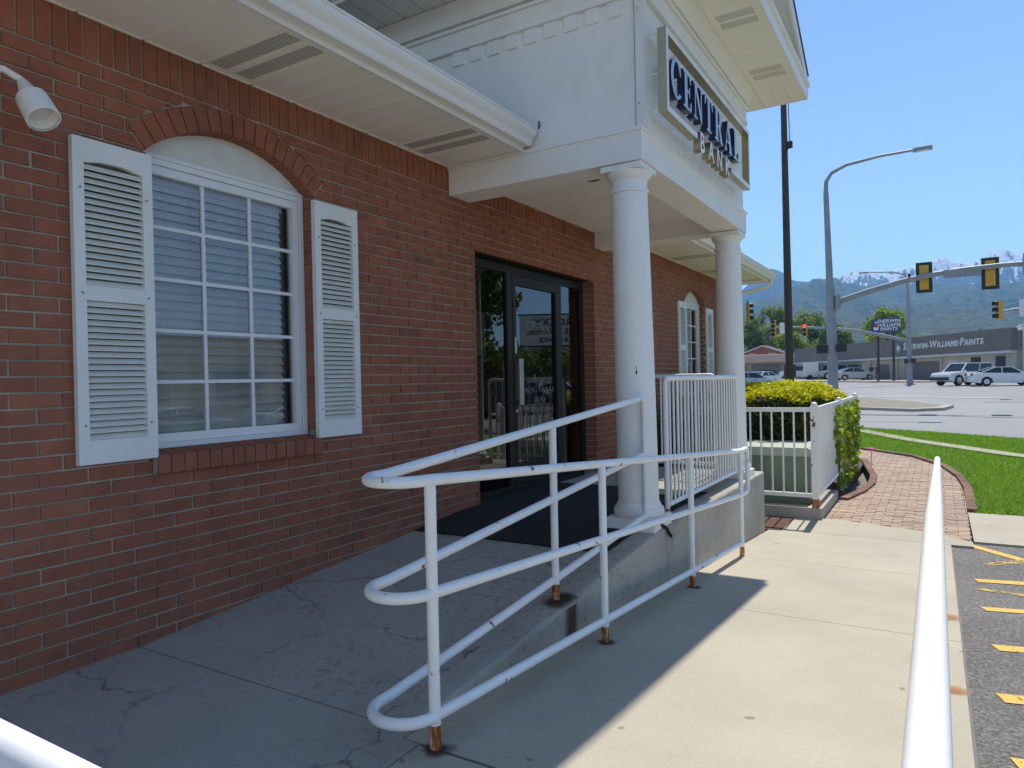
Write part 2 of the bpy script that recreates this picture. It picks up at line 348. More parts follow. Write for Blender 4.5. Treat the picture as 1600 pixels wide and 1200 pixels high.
def outline_mesh(splines, depth, mat):
    cu = bpy.data.curves.new('ol', 'CURVE'); cu.dimensions = '2D'; cu.fill_mode = 'BOTH'; cu.extrude = depth/2
    for pts in splines:
        sp = cu.splines.new('POLY'); sp.points.add(len(pts)-1); sp.use_cyclic_u = True
        for p, q in zip(sp.points, pts): p.co = (q[0], q[1], 0, 1)
    o = bpy.data.objects.new('ol', cu); COL.objects.link(o); dg = bpy.context.evaluated_depsgraph_get()
    me = bpy.data.meshes.new_from_object(o.evaluated_get(dg)); bpy.data.objects.remove(o); me.materials.clear(); me.materials.append(MAT[mat]); return me
def xform(me, fn):
    n = len(me.vertices); a = np.empty(n*3); me.vertices.foreach_get('co', a); a = a.reshape(-1, 3)
    me.vertices.foreach_set('co', np.ascontiguousarray(fn(a)).ravel()); me.update(); return me
def facing_x(me, x, y, z): return xform(me, lambda a: np.stack([x+a[:, 2], y+a[:, 0], z+a[:, 1]], 1))      # reads from +X
def facing_ny(me, x, y, z): return xform(me, lambda a: np.stack([x+a[:, 0], y-a[:, 2], z+a[:, 1]], 1))     # reads from -Y

# ------------------------------------------------------------------ terrain levels
def zr(y): return 0 if y < 1.86 else min(.194, .075*(y-1.86))
def zs(y): return 0 if y < 1.8 else max(-.444, -.074*(y-1.8))
def zg(y): return -.55 + .0125*(y-20)
def strips(name, rects, mat, kind='structure', dz=0):   # rects: list of (x0,x1,[(y,z)...])
    b = MB()
    for x0, x1, prof in rects:
        vs = [(x, y, z+dz) for y, z in prof for x in (x0, x1)]
        b.add(vs, [(2*i, 2*i+1, 2*i+3, 2*i+2) for i in range(len(prof)-1)])
    o = b.build(name, mat); o['kind'] = kind; return o
# ground sheet
b = MB(); ys = [-300, -40, 6, 20, 60, 200, 800, 2400, 4600]; zz = [-.62, -.62, -.62, -.58, zg(60)-.04, zg(200)-.04, zg(800)-.1, zg(800)+4, zg(800)+8]
xs = [-4700, -300, -40, 0, 40, 300, 4700]
b.add([(x, y, z) for y, z in zip(ys, zz) for x in xs], [(j*7+i, j*7+i+1, j*7+8+i, j*7+7+i) for j in range(len(ys)-1) for i in range(6)])
MAT['groundm'] = plain('far_ground', (.20, .19, .14), 1, .3, .05)
b.build('ground', 'groundm')['kind'] = 'structure'
# parking lot asphalt
lot = [(-30, -.1), (1.8, -.1), (6.6, -.1-.074*4.8), (8.05, -.468)]
strips('parking_lot', [(3.262, 30, lot)], 'asphalt')
# the street
st = MB()
st.add([(-60, 27.5, zg(27)-.01), (1.0, 24.2, zg(24)-.01), (3.0, 22.8, zg(22)-.01), (5.0, 20.9, zg(21)-.01), (12, 17, zg(17)-.01), (60, 10, zg(10)-.01), (60, 77, zg(77)-.005), (8.2, 77, zg(77)-.005), (0, 79, zg(79)-.005), (-9, 88, zg(88)-.005), (-60, 96, zg(96)-.005)], [tuple(range(11))])
st.build('street', 'road')['kind'] = 'structure'

# ------------------------------------------------------------------ walkway, ramp, landing
wk = empty('walkway', (2.4, 3, 0)); wk['kind'] = 'structure'
def slab(parent, poly, zf, mat, th=.12, name='slab', sub=8):
    b = MB(); n = len(poly)
    vs = [(x, y, zf(y)) for x, y in poly] + [(x, y, zf(y)-th) for x, y in poly]
    b.add(vs, [tuple(range(n)), tuple(range(n, 2*n))[::-1]] + [(i, (i+1) % n, n+(i+1) % n, n+i) for i in range(n)])
    return b.build(name, mat, parent)
g = .003
XC = 3.27
slab(wk, [(1.70+g, -3), (XC, -3), (XC, 1.80), (1.70+g, 1.80)], lambda y: 0, 'walk')
slab(wk, [(0.0, -3), (1.70-g, -3), (1.70-g, 1.809), (1.623, 1.809), (1.623, 1.856), (0.0, 1.856)], lambda y: 0, 'ramp')
for y0, y1 in ((1.815, 4.21-g), (4.21+g, 5.98-g), (5.98+g, 7.8)):
    slab(wk, [(1.627, y0), (XC, y0), (XC, y1), (1.627, y1)], zs, 'walk')
slab(wk, [(1.50, 7.808), (XC+.18, 7.808), (XC+.18, 8.02), (3.02, 8.36), (2.2, 8.63), (1.98, 8.60), (1.50, 8.45)], lambda y: -.444, 'walk')
b = MB()
bed = [(-3, -.016), (1.8, -.016), (7.8, -.016-.444), (8.6, -.48)]
b.add([(x, y, z) for y, z in bed for x in (0, XC-.02)], [(2*i, 2*i+1, 2*i+3, 2*i+2) for i in range(3)])
b.build('slab_bed', 'dirt', wk)
# curb face skirt under the right edge (slope follows the walk)
b = MB(); cp = [(-3, 0), (1.8, 0), (7.8, -.444)]
b.add([(x, y, z-.018+d) for y, z in cp for x, d in ((XC+.002, 0), (XC+.014, -.03), (XC+.016, -.22))], [(3*i+j, 3*i+j+1, 3*i+4+j, 3*i+3+j) for i in range(2) for j in range(2)])
b.build('curb_face', 'curb', wk)
rp = empty('ramp', (.75, 3.2, 0)); rp['kind'] = 'structure'
slab(rp, [(0, 1.86+g), (1.474, 1.86+g), (1.474, 3.30-g), (0, 3.30-g)], zr, 'ramp', .2)
slab(rp, [(0, 3.30+g), (1.474, 3.30+g), (1.474, 4.447), (0, 4.447)], zr, 'ramp', .2)
slab(rp, [(0, 4.453), (1.474, 4.453), (1.474, 6.0), (0, 6.0)], lambda y: .194, 'ramp', .2)
slab(rp, [(0, 6.006), (1.474, 6.006), (1.474, 7.585), (0, 7.585)], lambda y: .194, 'ramp', .6)
# retaining wall with a rounded, chipped top edge
b = MB(); ys = sorted(set([1.862+i*.06 for i in range(97) if 1.862+i*.06 < 7.58] + [4.447, 7.59]))
vs = []
for i, y in enumerate(ys):
    t = zr(y)+.003; c = .010+.010*random.random() if random.random() > .15 else .022; c = min(c, max(.004, t-zs(y)))
    bot = zs(y)-.15
    vs += [(1.478, y, bot), (1.478, y, t), (1.62-c, y, t+.001*random.random()), (1.62-c*.3, y, t-c*.35), (1.62, y, t-c), (1.62, y, bot)]
n = len(ys)
b.add(vs, [(i*6+k, i*6+(k+1) % 6, i*6+6+(k+1) % 6, i*6+6+k) for i in range(n-1) for k in range(6)] + [tuple(range(6))[::-1], tuple(range((n-1)*6, n*6))])
tag(b.build('retaining_wall', 'wallc'), 'low grey concrete wall holding up the ramp beside the sloping walk', 'wall')
# door mat
mt = MB(); yy = [3.86, 4.447, 4.6, 6.02]
mt.add([(x, y, zr(y)+d) for d in (.012, .003) for y in yy for x in (.01, 1.468)], [(2*i, 2*i+1, 2*i+3, 2*i+2) for i in range(3)] + [(0, 1, 9, 8), (6, 7, 15, 14)] + [(2*i+1, 2*i+3, 2*i+11, 2*i+9) for i in range(3)] + [(2*i, 2*i+2, 2*i+10, 2*i+8) for i in range(3)])
tag(mt.build('door_mat', 'mat'), 'large black rubber mat covering the top of the ramp before the doors', 'mat')

# ------------------------------------------------------------------ the bank building
bank = empty('bank_building', (-.1, 5.5, 0)); tag(bank, 'red brick bank building with white trim, shutters and columned porch', 'building')
WY0, WY1 = -2.0, 12.35
DY0, DY1, DZ1 = 4.705, 7.0, 2.268                       # door opening
def win_open(yc): return yc-.52, yc+.52
WINS = [2.465, 10.72]; WZ0, WSP, AZC, AR, AO = .90, 2.335, 1.76, .775, .90
wall = MB(); xb, xf = -.26, -.009
segs = [(WY0, WINS[0]-.531), (WINS[0]+.531, DY0-.012), (DY1+.012, WINS[1]-.531), (WINS[1]+.531, WY1)]
for a, c in segs: wall.box(xb, xf, a, c, -.6 if a > 6.5 else -.3, 2.853)
for yc in WINS:
    wall.box(xb, xf, yc-.531, yc+.531, -.6, WZ0-.09); wall.box(xb, xf, yc-.531, yc+.531, AZC+AR+.05, 2.853)
wall.box(xb, xf, DY0-.012, DY1+.012, DZ1+.008, 2.853)
wallo = wall.build('wall', 'mortar', bank)
# bricks
BH, BM = .0667, .2; ZT = 2.665; J = .0095
bricks = []                                             # (y-dist key, quad corners (y,z)x4, depth)
def arch_e(zm, o):
    a0 = math.asin(.52/AR)
    if zm >= o: return 0
    if zm >= o*math.cos(a0): return math.sqrt(o*o-zm*zm)
    if zm >= AR*math.cos(a0): return zm*math.tan(a0)+.012
    return .52
def clip_arch(y0, y1, z0, z1):
    for yc in WINS:
        if z1 > WSP-.02 and z0 < ZT+.1 and y1 > yc-.75 and y0 < yc+.75:
            lev = [z0+(z1-z0)*i/4 for i in range(5)]; out = []
            E4 = [arch_e(z-AZC, AO+J*.7) for z in lev]
            if max(E4) == 0: return [[(y0, z0), (y1, z0), (y1, z1), (y0, z1)]]
            for sgn in (-1, 1):
                pts = []
                for z, e in zip(lev, E4):
                    if sgn < 0:
                        lim = min(y1, yc-e)
                        if lim-y0 > .004: pts.append((lim, z))
                    else:
                        lim = max(y0, yc+e)
                        if y1-lim > .004: pts.append((lim, z))
                if sgn > 0 and y1 < yc: continue
                if sgn < 0 and y0 > yc: continue
                if y0 < yc < y1: pts = [(min(p[0], yc) if sgn < 0 else max(p[0], yc), p[1]) for p in pts]
                if len(pts) < 2 or max(abs((y0 if sgn < 0 else y1)-p[0]) for p in pts) < .02: continue
                if sgn < 0: out.append([(y0, pts[0][1])]+pts+[(y0, pts[-1][1])])
                else: out.append([(y1, pts[-1][1])]+pts[::-1]+[(y1, pts[0][1])])
            return out
    return [[(y0, z0), (y1, z0), (y1, z1), (y0, z1)]]
def cut(y0, y1, z0, z1):
    spans = [(y0, y1)]
    holes = [(DY0-.0005, DY1+.0005, -1, DZ1)] + [(yc-.52, yc+.52, WZ0-.092, WSP-.02) for yc in WINS]
    for h0, h1, hz0, hz1 in holes:
        if z1 <= hz0+.004 or z0 >= hz1-.012: continue
        ns = []
        for a, c in spans:
            if c <= h0 or a >= h1: ns.append((a, c)); continue
            if h0-a > .02: ns.append((a, h0))
            if c-h1 > .02: ns.append((h1, c))
        spans = ns
    return spans
for k in range(48):
    z1 = ZT-k*BH-J; z0 = ZT-(k+1)*BH
    if z1 < -.55: break
    off = 1.554 if k % 2 == 0 else 1.456
    i0 = int((WY0-off)/BM)-1
    for i in range(i0, i0+80):
        jt = random.uniform(-.002, .002)
        y0 = off+i*BM+jt; y1 = y0+BM-J+random.uniform(-.0015, .0015)
        if y1 < WY0+.05 or y0 > WY1: continue
        y1 = min(y1, WY1)
        if z1 < 0 and y0 < 7.3: continue
        if z1 < zr(y0)-.01 and y0 < 7.3: continue
        for a, c in cut(y0, y1, z0, z1):
            for q in clip_arch(a, c, z0, z1): bricks.append(q)
ns = int((WY1-WY0)/BH)
for i in range(ns):
    y0 = WY0+.01+i*BH; bricks.append([(y0, ZT+.002), (y0+BH-J, ZT+.002), (y0+BH-J, 2.8515), (y0, 2.8515)])
def brick_mb(q, dx=None, back=-.03, b=None):
    b = b or MB(); dx = random.uniform(-.0018, .0012) if dx is None else dx; c = .0022; n = len(q)
    q = [(y, z+random.uniform(-.0007, .0007)) for y, z in q]
    y0 = min(p[0] for p in q); y1 = max(p[0] for p in q); z0 = min(p[1] for p in q); z1 = max(p[1] for p in q); cy, cz = (y0+y1)/2, (z0+z1)/2
    ins = [(cy+(y-cy)*(1-2*c/max(.01, y1-y0)), cz+(z-cz)*(1-2*c/max(.01, z1-z0))) for y, z in q]
    vs = [(back, y, z) for y, z in q] + [(dx-c, y, z) for y, z in q] + [(dx, y, z) for y, z in ins]
    fs = [tuple(range(2*n, 3*n))]
    for i in range(n):
        j = (i+1) % n; fs += [(i, j, n+j, n+i), (n+i, n+j, 2*n+j, 2*n+i)]
    return b.add(vs, fs)
def hidden(q):
    y0 = min(p[0] for p in q); y1 = max(p[0] for p in q); z0 = min(p[1] for p in q); z1 = max(p[1] for p in q)
    return (1.66 < y0 and y1 < 1.93 and .9 < z0 and z1 < 2.24) or (3.0 < y0 and y1 < 3.3 and .9 < z0 and z1 < 2.26)
nind = 0
def brick_piece(me): return link('brick', me, wallo)
# arch voussoirs and rowlock sills are bricks too (near window single, far one as well)
for wi, yc in enumerate(WINS):
    a0 = math.asin(.52/AR)*1.0; nv = 17
    for i in range(nv):
        t0 = -a0+2*a0*i/nv+.0042; t1 = -a0+2*a0*(i+1)/nv-.0042
        b = MB(); pts = []
        for x in (-.10, -.001, .001):
            for t, r in ((t0, AR), (t1, AR), (t1, AO), (t0, AO)):
                k = .003 if x > 0 else 0
                pts.append((x, yc+(r+(k if r == AR else -k))*math.sin(t), AZC+(r+(k if r == AR else -k))*math.cos(t)))
        fs = [(8, 9, 10, 11)]
        for u in range(4):
            v = (u+1) % 4; fs += [(u, v, 4+v, 4+u), (4+u, 4+v, 8+v, 8+u)]
        b.add(pts, fs); brick_piece(b.mesh('brick', 'brick')); nind += 1
    # mortar body of the arch
    m = MB(); pp = [(yc+AR*1.004*math.sin(-a0+2*a0*i/24), AZC+AR*1.004*math.cos(-a0+2*a0*i/24)) for i in range(25)]
    qq = [(yc+(AO+.045)*math.sin(-a0+2*a0*i/24), AZC+min((AO+.045)*math.cos(-a0+2*a0*i/24), 2.86-AZC)) for i in range(25)]
    for i in range(24): m.prism([pp[i], pp[i+1], qq[i+1], qq[i]], 0, -.098, -.0095)
    m.build('arch_mortar', 'mortar', wallo)
    nsl = 15; w = 1.04/nsl
    for i in range(nsl):
        y0 = yc-.52+i*w+.004; y1 = yc-.52+(i+1)*w-.004
        b = MB(); ztop, zin = WZ0-.018, WZ0+.006
        prof = [(-.09, zin-.085), (.036, ztop-.088), (.038, ztop-.003), (.034, ztop), (-.09, zin)]
        vs = [(x, y, z) for y in (y0, y1) for x, z in prof]
        b.add(vs, [tuple(range(5))[::-1], tuple(range(5, 10))]+[(k, (k+1) % 5, 5+(k+1) % 5, 5+k) for k in range(5)])
        brick_piece(b.mesh('brick', 'brick')); nind += 1
    m = MB(); m.box(-.088, .028, yc-.518, yc+.518, WZ0-.1, WZ0-.022); m.build('sill_mortar', 'mortar', wallo)
def vis_key(q):
    cy = sum(p[0] for p in q)/len(q); cz = sum(p[1] for p in q)/len(q)
    bad = cy < 1.22 or hidden(q) or cz < zr(cy)
    w = max(p[0] for p in q)-min(p[0] for p in q); h = max(p[1] for p in q)-min(p[1] for p in q)
    return 1e9 if bad else (cy*cy+3.19**2)/(w*h)**.5
bricks.sort(key=vis_key)
keep = 300-nind
for q in bricks[:keep]: brick_piece(brick_mb(q).mesh('brick', 'brick'))
fb = MB()
for q in bricks[keep:]: brick_mb(q, b=fb)
o = fb.build('brickwork', 'brick', wallo); o['kind'] = 'stuff'
# door reveals: brick returns
for y, s in ((DY0, -1), (DY1, 1)):
    m = MB(); m.box(-.2, -.034, min(y+s*.006, y+s*.1), max(y+s*.006, y+s*.1), -.1, DZ1+.006); m.build('reveal_mortar', 'mortar', wallo)
    rb = MB()
    for k in range(36):
        z1 = ZT-k*BH-J; z0 = ZT-(k+1)*BH
        if z1 > DZ1+.002 or z1 < .2: continue
        yy0, yy1 = (y-.03, y) if s < 0 else (y, y+.03)
        rb.box(-.16, -.031, yy0, yy1, max(z0, .2), min(z1, DZ1+.004))
    o = rb.build('reveal_bricks', 'brick', wallo); o['kind'] = 'stuff'
for yc in WINS:
    for y, s in ((yc-.52, -1), (yc+.52, 1)):
        rb = MB()
        for k in range(36):
            z1 = ZT-k*BH-J; z0 = ZT-(k+1)*BH
            if z1 > WSP+.03 or z0 < WZ0-.01: continue
            yy0, yy1 = (y-.03, y) if s < 0 else (y, y+.03)
            rb.box(-.10, -.031, yy0, yy1, z0, z1)
        o = rb.build('reveal_bricks', 'brick', wallo); o['kind'] = 'stuff'
MB().box(-.2, -.031, DY0-.011, DY1+.011, DZ1+.001, DZ1+.0075).build('lintel', 'bronze', wallo)
# rest of the shell
sh = MB(); sh.box(-9, -8.8, WY0, WY1, -.6, 2.85); sh.box(-8.8, xb-.002, WY0, WY0+.2, -.6, 2.85); sh.box(-8.8, xb-.002, WY1-.2, WY1, -.6, 2.85)
sh.box(-8.8, xb-.002, WY0+.2, WY1-.2, 2.86, 2.95); sh.build('back_wall', 'mortar', bank)
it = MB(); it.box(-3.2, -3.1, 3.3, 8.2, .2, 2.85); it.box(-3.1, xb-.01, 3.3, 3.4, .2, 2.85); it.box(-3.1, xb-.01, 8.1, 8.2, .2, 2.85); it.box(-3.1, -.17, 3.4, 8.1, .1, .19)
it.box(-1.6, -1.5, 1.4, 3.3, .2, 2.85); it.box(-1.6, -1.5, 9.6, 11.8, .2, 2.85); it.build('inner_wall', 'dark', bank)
# windows
def window(yc):
    x0, x1 = -.14, -.085; w = empty('window', (-.1, yc, WZ0)); w.parent = bank; w.matrix_parent_inverse = Matrix.Translation(-WL[bank.name]); 
    y0, y1 = yc-.515, yc+.515; z0, z1 = WZ0, WSP
    f = MB()
    for d, xa, xc in ((.03, x1-.01, x1), (.075, x0, x1-.012)):
        e = 0 if d < .05 else .031
        f.box(xa, xc, y0+e, y0+d, z0+e, z1-e); f.box(xa, xc, y1-d, y1-e, z0+e, z1-e); f.box(xa, xc, y0+d, y1-d, z0+e, z0+d); f.box(xa, xc, y0+d, y1-d, z1-d, z1-e)
    f.build('frame', 'frame', w)
    gy0, gy1, gz0, gz1 = y0+.075, y1-.075, z0+.075, z1-.075; gx = -.122
    for i in (1, 2):
        y = gy0+(gy1-gy0)*i/3; MB().box(gx-.006, gx+.012, y-.009, y+.009, gz0, gz1).build('muntin', 'frame', w)
    for j in range(1, 5):
        z = gz0+(gz1-gz0)*j/5; MB().box(gx-.005, gx+.0105, gy0, gy1, z-.009, z+.009).build('muntin', 'frame', w)
    for i in range(3):
        for j in range(5):
            a = gy0+(gy1-gy0)*i/3+.006; c = gy0+(gy1-gy0)*(i+1)/3-.006; e = gz0+(gz1-gz0)*j/5+.006; h = gz0+(gz1-gz0)*(j+1)/5-.006
            MB().add([(gx, a, e), (gx, c, e), (gx, c, h), (gx, a, h)], [(0, 1, 2, 3)]).build('pane', 'glass', w)
    # arched panel above
    a0 = math.asin(.52/AR); arc = [(yc+AR*math.sin(-a0+2*a0*i/28), AZC+AR*math.cos(-a0+2*a0*i/28)) for i in range(29)]
    MB().prism([(y, z+.01) for y, z in arc]+[(yc+.519, WSP+.022), (yc-.519, WSP+.022)], 0, -.13, -.088).build('arched_panel', 'fanpanel', w)
    MB().box(-.12, -.078, yc-.515, yc+.515, WSP+.001, WSP+.02).build('head_trim', 'frame', w)
    return w, (gy0, gy1, gz0, gz1)
def blind(gy0, gy1, gz0, gz1, label):
    bl = empty('window_blind', (-.2, (gy0+gy1)/2, gz0)); tag(bl, label, 'blind', 'window blinds')
    MB().box(-.23, -.18, gy0+.0, gy1-.004, gz1-.02, gz1+.04).build('headrail', 'blind', bl)
    n = 28; me = None
    for i in range(n):
        z = gz0+.01+(gz1-gz0-.04)*i/(n-1); a = R(60); hw = .0270; dz, dx = hw*math.sin(a), hw*math.cos(a)
        p = []
        for s in (-1, 0, 1): p.append((-.205-s*dx*-1, z-s*dz*-1*-1+(.003 if s == 0 else 0)))
        j = random.uniform(-.003, .003)
        vs = [(x, y, zz+(j if y > gy0+.1 else 0)) for y in (gy0-.02, gy1-.006) for x, zz in p] 
        vs += [(x-.0008, y, zz+.0014) for x, y, zz in vs]
        MB().add(vs, [(0, 1, 4, 3), (1, 2, 5, 4), (6, 7, 10, 9), (7, 8, 11, 10), (0, 3, 9, 6), (2, 5, 11, 8)]).build('slat', 'blind', bl)
    for t in (.15, .5, .85):
        y = gy0+(gy1-gy0)*t; MB().tube([(-.183, y, gz0), (-.183, y, gz1)], .0012, 5).build('cord', 'blind', bl)
def shutter(y0, y1, z0, z1):
    s = empty('shutter', (0, (y0+y1)/2, z0)); s.parent = bank; s.matrix_parent_inverse = Matrix.Translation(-WL[bank.name])
    st_, tp, bt = .047, .085, .105; zm = z0+(z1-z0)*.525; f = MB(); xa, xc = .004, .034
    f.box(xa, xc, y0, y0+st_, z0, z1); f.box(xa, xc, y1-st_, y1, z0, z1)
    f.box(xa, xc-.0015, y0+st_, y1-st_, z0, z0+bt); f.box(xa, xc-.0015, y0+st_, y1-st_, zm-.03, zm+.035)
    ya, yb = y0+st_, y1-st_; n = 14
    top = [(ya, z1), (ya, z1-tp-.02)] + [(ya+(yb-ya)*(i/n), z1-tp-.02+.015*math.exp(-((i/n-.5)/.34)**4)) for i in range(1, n)] + [(yb, z1-tp-.02), (yb, z1)]
    f.prism(top, 0, xa, xc-.0015); f.build('frame', 'shutter', s)
    MB().box(.0005, .003, ya-.01, yb+.01, z0+.03, z1-.03).build('gap_shade', 'gapshade', s)  # dark sheet, paints the shade seen through the louvre gaps
    def slats(a, c, n):
        for i in range(n):
            z = a+(c-a)*(i+.5)/n; h = (c-a)/n
            MB().add([(x, y, zz) for y in (ya-.001, yb+.001) for x, zz in ((.010, z+h*.34), (.030, z-h*.45), (.031, z-h*.30), (.013, z+h*.42))], [(0, 1, 2, 3), (7, 6, 5, 4), (0, 4, 5, 1), (1, 5, 6, 2), (2, 6, 7, 3), (3, 7, 4, 0)]).build('slat', 'slat', s)
    slats(z0+bt, zm-.03, 22); slats(zm+.035, z1-tp-.022, 18)
    pass
    for y in (y0+.03, y1-.03):
        for z in (z0+.17, zm, z1-.22): MB().lathe([(.006, .0335), (.006, .036), (.003, .037)], (0, y, z), 8, 0).build('screw', 'galv', s)
_, g1 = window(WINS[0]); blind(*g1, 'cream slat blind hanging behind the large arched window near the left edge')
_, g2 = window(WINS[1]); blind(*g2, 'cream slat blind hanging behind the far arched window beyond the porch')
shutter(1.595, 1.952, .874, 2.30); shutter(2.962, 3.322, .884, 2.305)
shutter(9.84, 10.19, .884, 2.30); shutter(11.26, 11.62, .884, 2.30)
# eaves
def eave(ya, yb, parent, endcap=False):
    e = empty('eave', (.3, (ya+yb)/2, 2.85)); e.parent = parent; e.matrix_parent_inverse = Matrix.Translation(-WL[bank.name])
    pw = .305; n = max(1, round((yb-ya)/pw)); pw = (yb-ya)/n
    for i in range(n):
        y0 = yb-(i+1)*pw; vent = (i % 5 == 1)
        p = MB()
        # panel with two shallow V grooves
        prof = [(y0, 2.8525), (y0+.0005, 2.8465), (y0+.014, 2.8465), (y0+.018, 2.8525), (y0+pw/2-.010, 2.8525), (y0+pw/2-.006, 2.8500), (y0+pw/2+.006, 2.8500), (y0+pw/2+.010, 2.8525), (y0+pw, 2.8525)]
        p.add([(x, y, z) for x in (-.004, .665) for y, z in prof], [(k, k+1, 10+k, 9+k) for k in range(8)])
        po = p.build('soffit_panel', 'vinyl', e)
        if vent:
            for half in (0, 1):
                q = MB(); ya2 = y0+half*pw/2+.028; yb2 = y0+(half+1)*pw/2-.028
                for r in range(8):
                    for c in range(34):
                        x = .05+c*.0165+(r % 2)*.008; y = ya2+(yb2-ya2)*(r+.5)/8
                        q.add([(x, y-.0045, 2.8519), (x+.010, y-.0045, 2.8519), (x+.010, y+.0045, 2.8519), (x, y+.0045, 2.8519)], [(0, 1, 2, 3)])
                o = q.build('vent_hole', 'venthole', po); o['kind'] = 'stuff'
    jc = MB()   # wall trim channel
    jc.box(.0, .012, ya, yb, 2.8505-.004, 2.8515); jc.build('channel', 'vinyl', e)
    f = MB(); f.box(.655, .677, ya, yb, 2.838, 2.985); f.build('fascia', 'gutter', e)
    gu = MB()
    prof = [(.678, 2.99), (.678, 2.868), (.735, 2.868), (.742, 2.876), (.752, 2.905), (.776, 2.93), (.786, 2.945), (.788, 2.972), (.796, 2.974), (.796, 2.984), (.780, 2.984), (.779, 2.95), (.770, 2.938), (.745, 2.912), (.732, 2.874), (.684, 2.874), (.684, 2.99)]
    vs = [(x, y, z) for y in (ya, yb) for x, z in prof]; n2 = len(prof)
    gu.add(vs, [(k, (k+1) % n2, n2+(k+1) % n2, n2+k) for k in range(n2)])
    outer = [(.678, 2.99), (.678, 2.868), (.735, 2.868), (.752, 2.905), (.776, 2.93), (.788, 2.972), (.796, 2.984)]
    gu.prism([(x, z) for x, z in outer], 1, yb-.003, yb); gu.prism([(x, z) for x, z in outer], 1, ya, ya+.003)
    gu.build('gutter', 'gutter', e)
    return e
eave(WY0-.6, 4.352, bank); e2 = eave(7.30, 12.98, bank)
MB().box(-.6, .655, 12.96, 12.98, 2.838, 2.985).build('fascia', 'gutter', e2); MB().box(-9, -.004, 12.352, 12.98, 2.853, 2.86).build('soffit_panel', 'vinyl', e2)
MB().tube([(.72, 12.85, 2.87), (.72, 12.85, 2.80), (.66, 12.82, 2.74), (.12, 12.50, 2.60), (.06, 12.42, 2.55), (.06, 12.40, .0)], .035, 10).build('downspout', 'gutter', e2)
rf = MB(); rf.add([(.70, WY0-.6, 2.99), (.70, 12.98, 2.99), (-4, 9, 4.9), (-4, 1, 4.9), (-9.5, WY0-.6, 2.99), (-9.5, 12.98, 2.99)], [(0, 1, 2, 3), (1, 5, 2), (3, 2, 5, 4), (0, 3, 4)]); rf.build('roof', 'roof', bank)
# porch: beams, ceiling, walls over the beams, cornice
PX, PY0, PY1 = 1.561, 4.362, 7.285
pc = empty('porch', (.8, 5.8, 0)); pc.parent = bank; pc.matrix_parent_inverse = Matrix.Translation(-WL[bank.name])
bm_ = [('beam', (.003, PX, PY0, PY0+.270)), ('beam', (.003, PX, PY1-.252, PY1)), ('beam', (PX-.27, PX-.0005, PY0+.272, PY1-.254))]
for nme, (a, c, e, f_) in bm_: MB().box(a, c, e, f_, 2.634, 2.826).build(nme, 'stucco', pc)
for a, c, e, f_ in ((.003, PX+.012, PY0-.012, PY0+.02), (PX-.02, PX+.012, PY0+.021, PY1+.012)): MB().box(a, c, e, f_, 2.8265, 2.850).build('beam_trim', 'white', pc)
MB().box(.003, PX-.271, PY0+.273, PY1-.253, 2.80, 2.86).build('ceiling', 'white', pc)
MB().box(-3.5, PX-.02, 4.39, 4.5, 2.8505, 4.05).build('side_panel', 'stucco', pc)
MB().box(-3.5, PX-.02, PY1-.12, PY1-.03, 2.8505, 4.05).build('side_panel', 'stucco', pc)
MB().box(PX-.11, PX-.0, 4.502, PY1-.122, 2.8508, 4.05).build('front_panel', 'stucco', pc)
cb = MB(); cb.box(PX-.035, PX+.022, 4.372, 4.3895, 2.8515, 3.70); cb.box(PX+.001, PX+.0225, 4.39, 4.44, 2.8515, 3.70); cbo = cb.build('corner_board', 'gutter', pc); MB().box(PX-.043, PX-.0355, 4.384, 4.3895, 2.8515, 3.70).build('board_seam', 'black', cbo)
for z in (3.62, 3.0): MB().lathe([(.006, -.004), (.004, 0)], (PX-.012, 4.3735, z), 8, 1).build('screw', 'galv', cbo)
# entablature on the side (facing -Y), front (+X)
xe = PX+.03
def ent(name, d, z0, z1, mat='white'):      # band projecting d from both faces
    MB().box(-3.5, PX+d, 4.39-d, 4.388, z0, z1).build(name, mat, pc); MB().box(PX+.002, PX+d, 4.39, PY1-.03, z0, z1).build(name, mat, pc)
    MB().box(-3.5, PX+d, PY1-.028, PY1+d-.03, z0, z1).build(name, mat, pc)
ent('frieze_trim', .035, 3.715, 3.745); ent('frieze_board', .024, 3.746, 3.86, 'stucco'); ent('bed_moulding', .045, 3.861, 3.885)
ent('shadow_gap', .012, 3.886, 3.905); ent('crown_fillet', .05, 3.906, 3.928)
cr = MB(); k = [(.05, 3.929), (.056, 3.955), (.075, 4.0), (.10, 4.03), (.105, 4.049)]
def ring(d, z): return [(-3.5, 4.39-d, z), (PX+d, 4.39-d, z), (PX+d, PY1-.03+d, z), (-3.5, PY1-.03+d, z)]
vs = sum((ring(d, z) for d, z in k), []); cr.add(vs, [(4*i+j, 4*i+j+1, 4*i+5+j, 4*i+4+j) for i in range(4) for j in range(3)], True); cr.build('crown_moulding', 'white', pc)
for i in range(9):
    x = 1.33-i*.160
    if x > -.25: MB().box(x, x+.10, 4.374, 4.3895, 3.612, 3.714).build('dentil', 'white', pc)
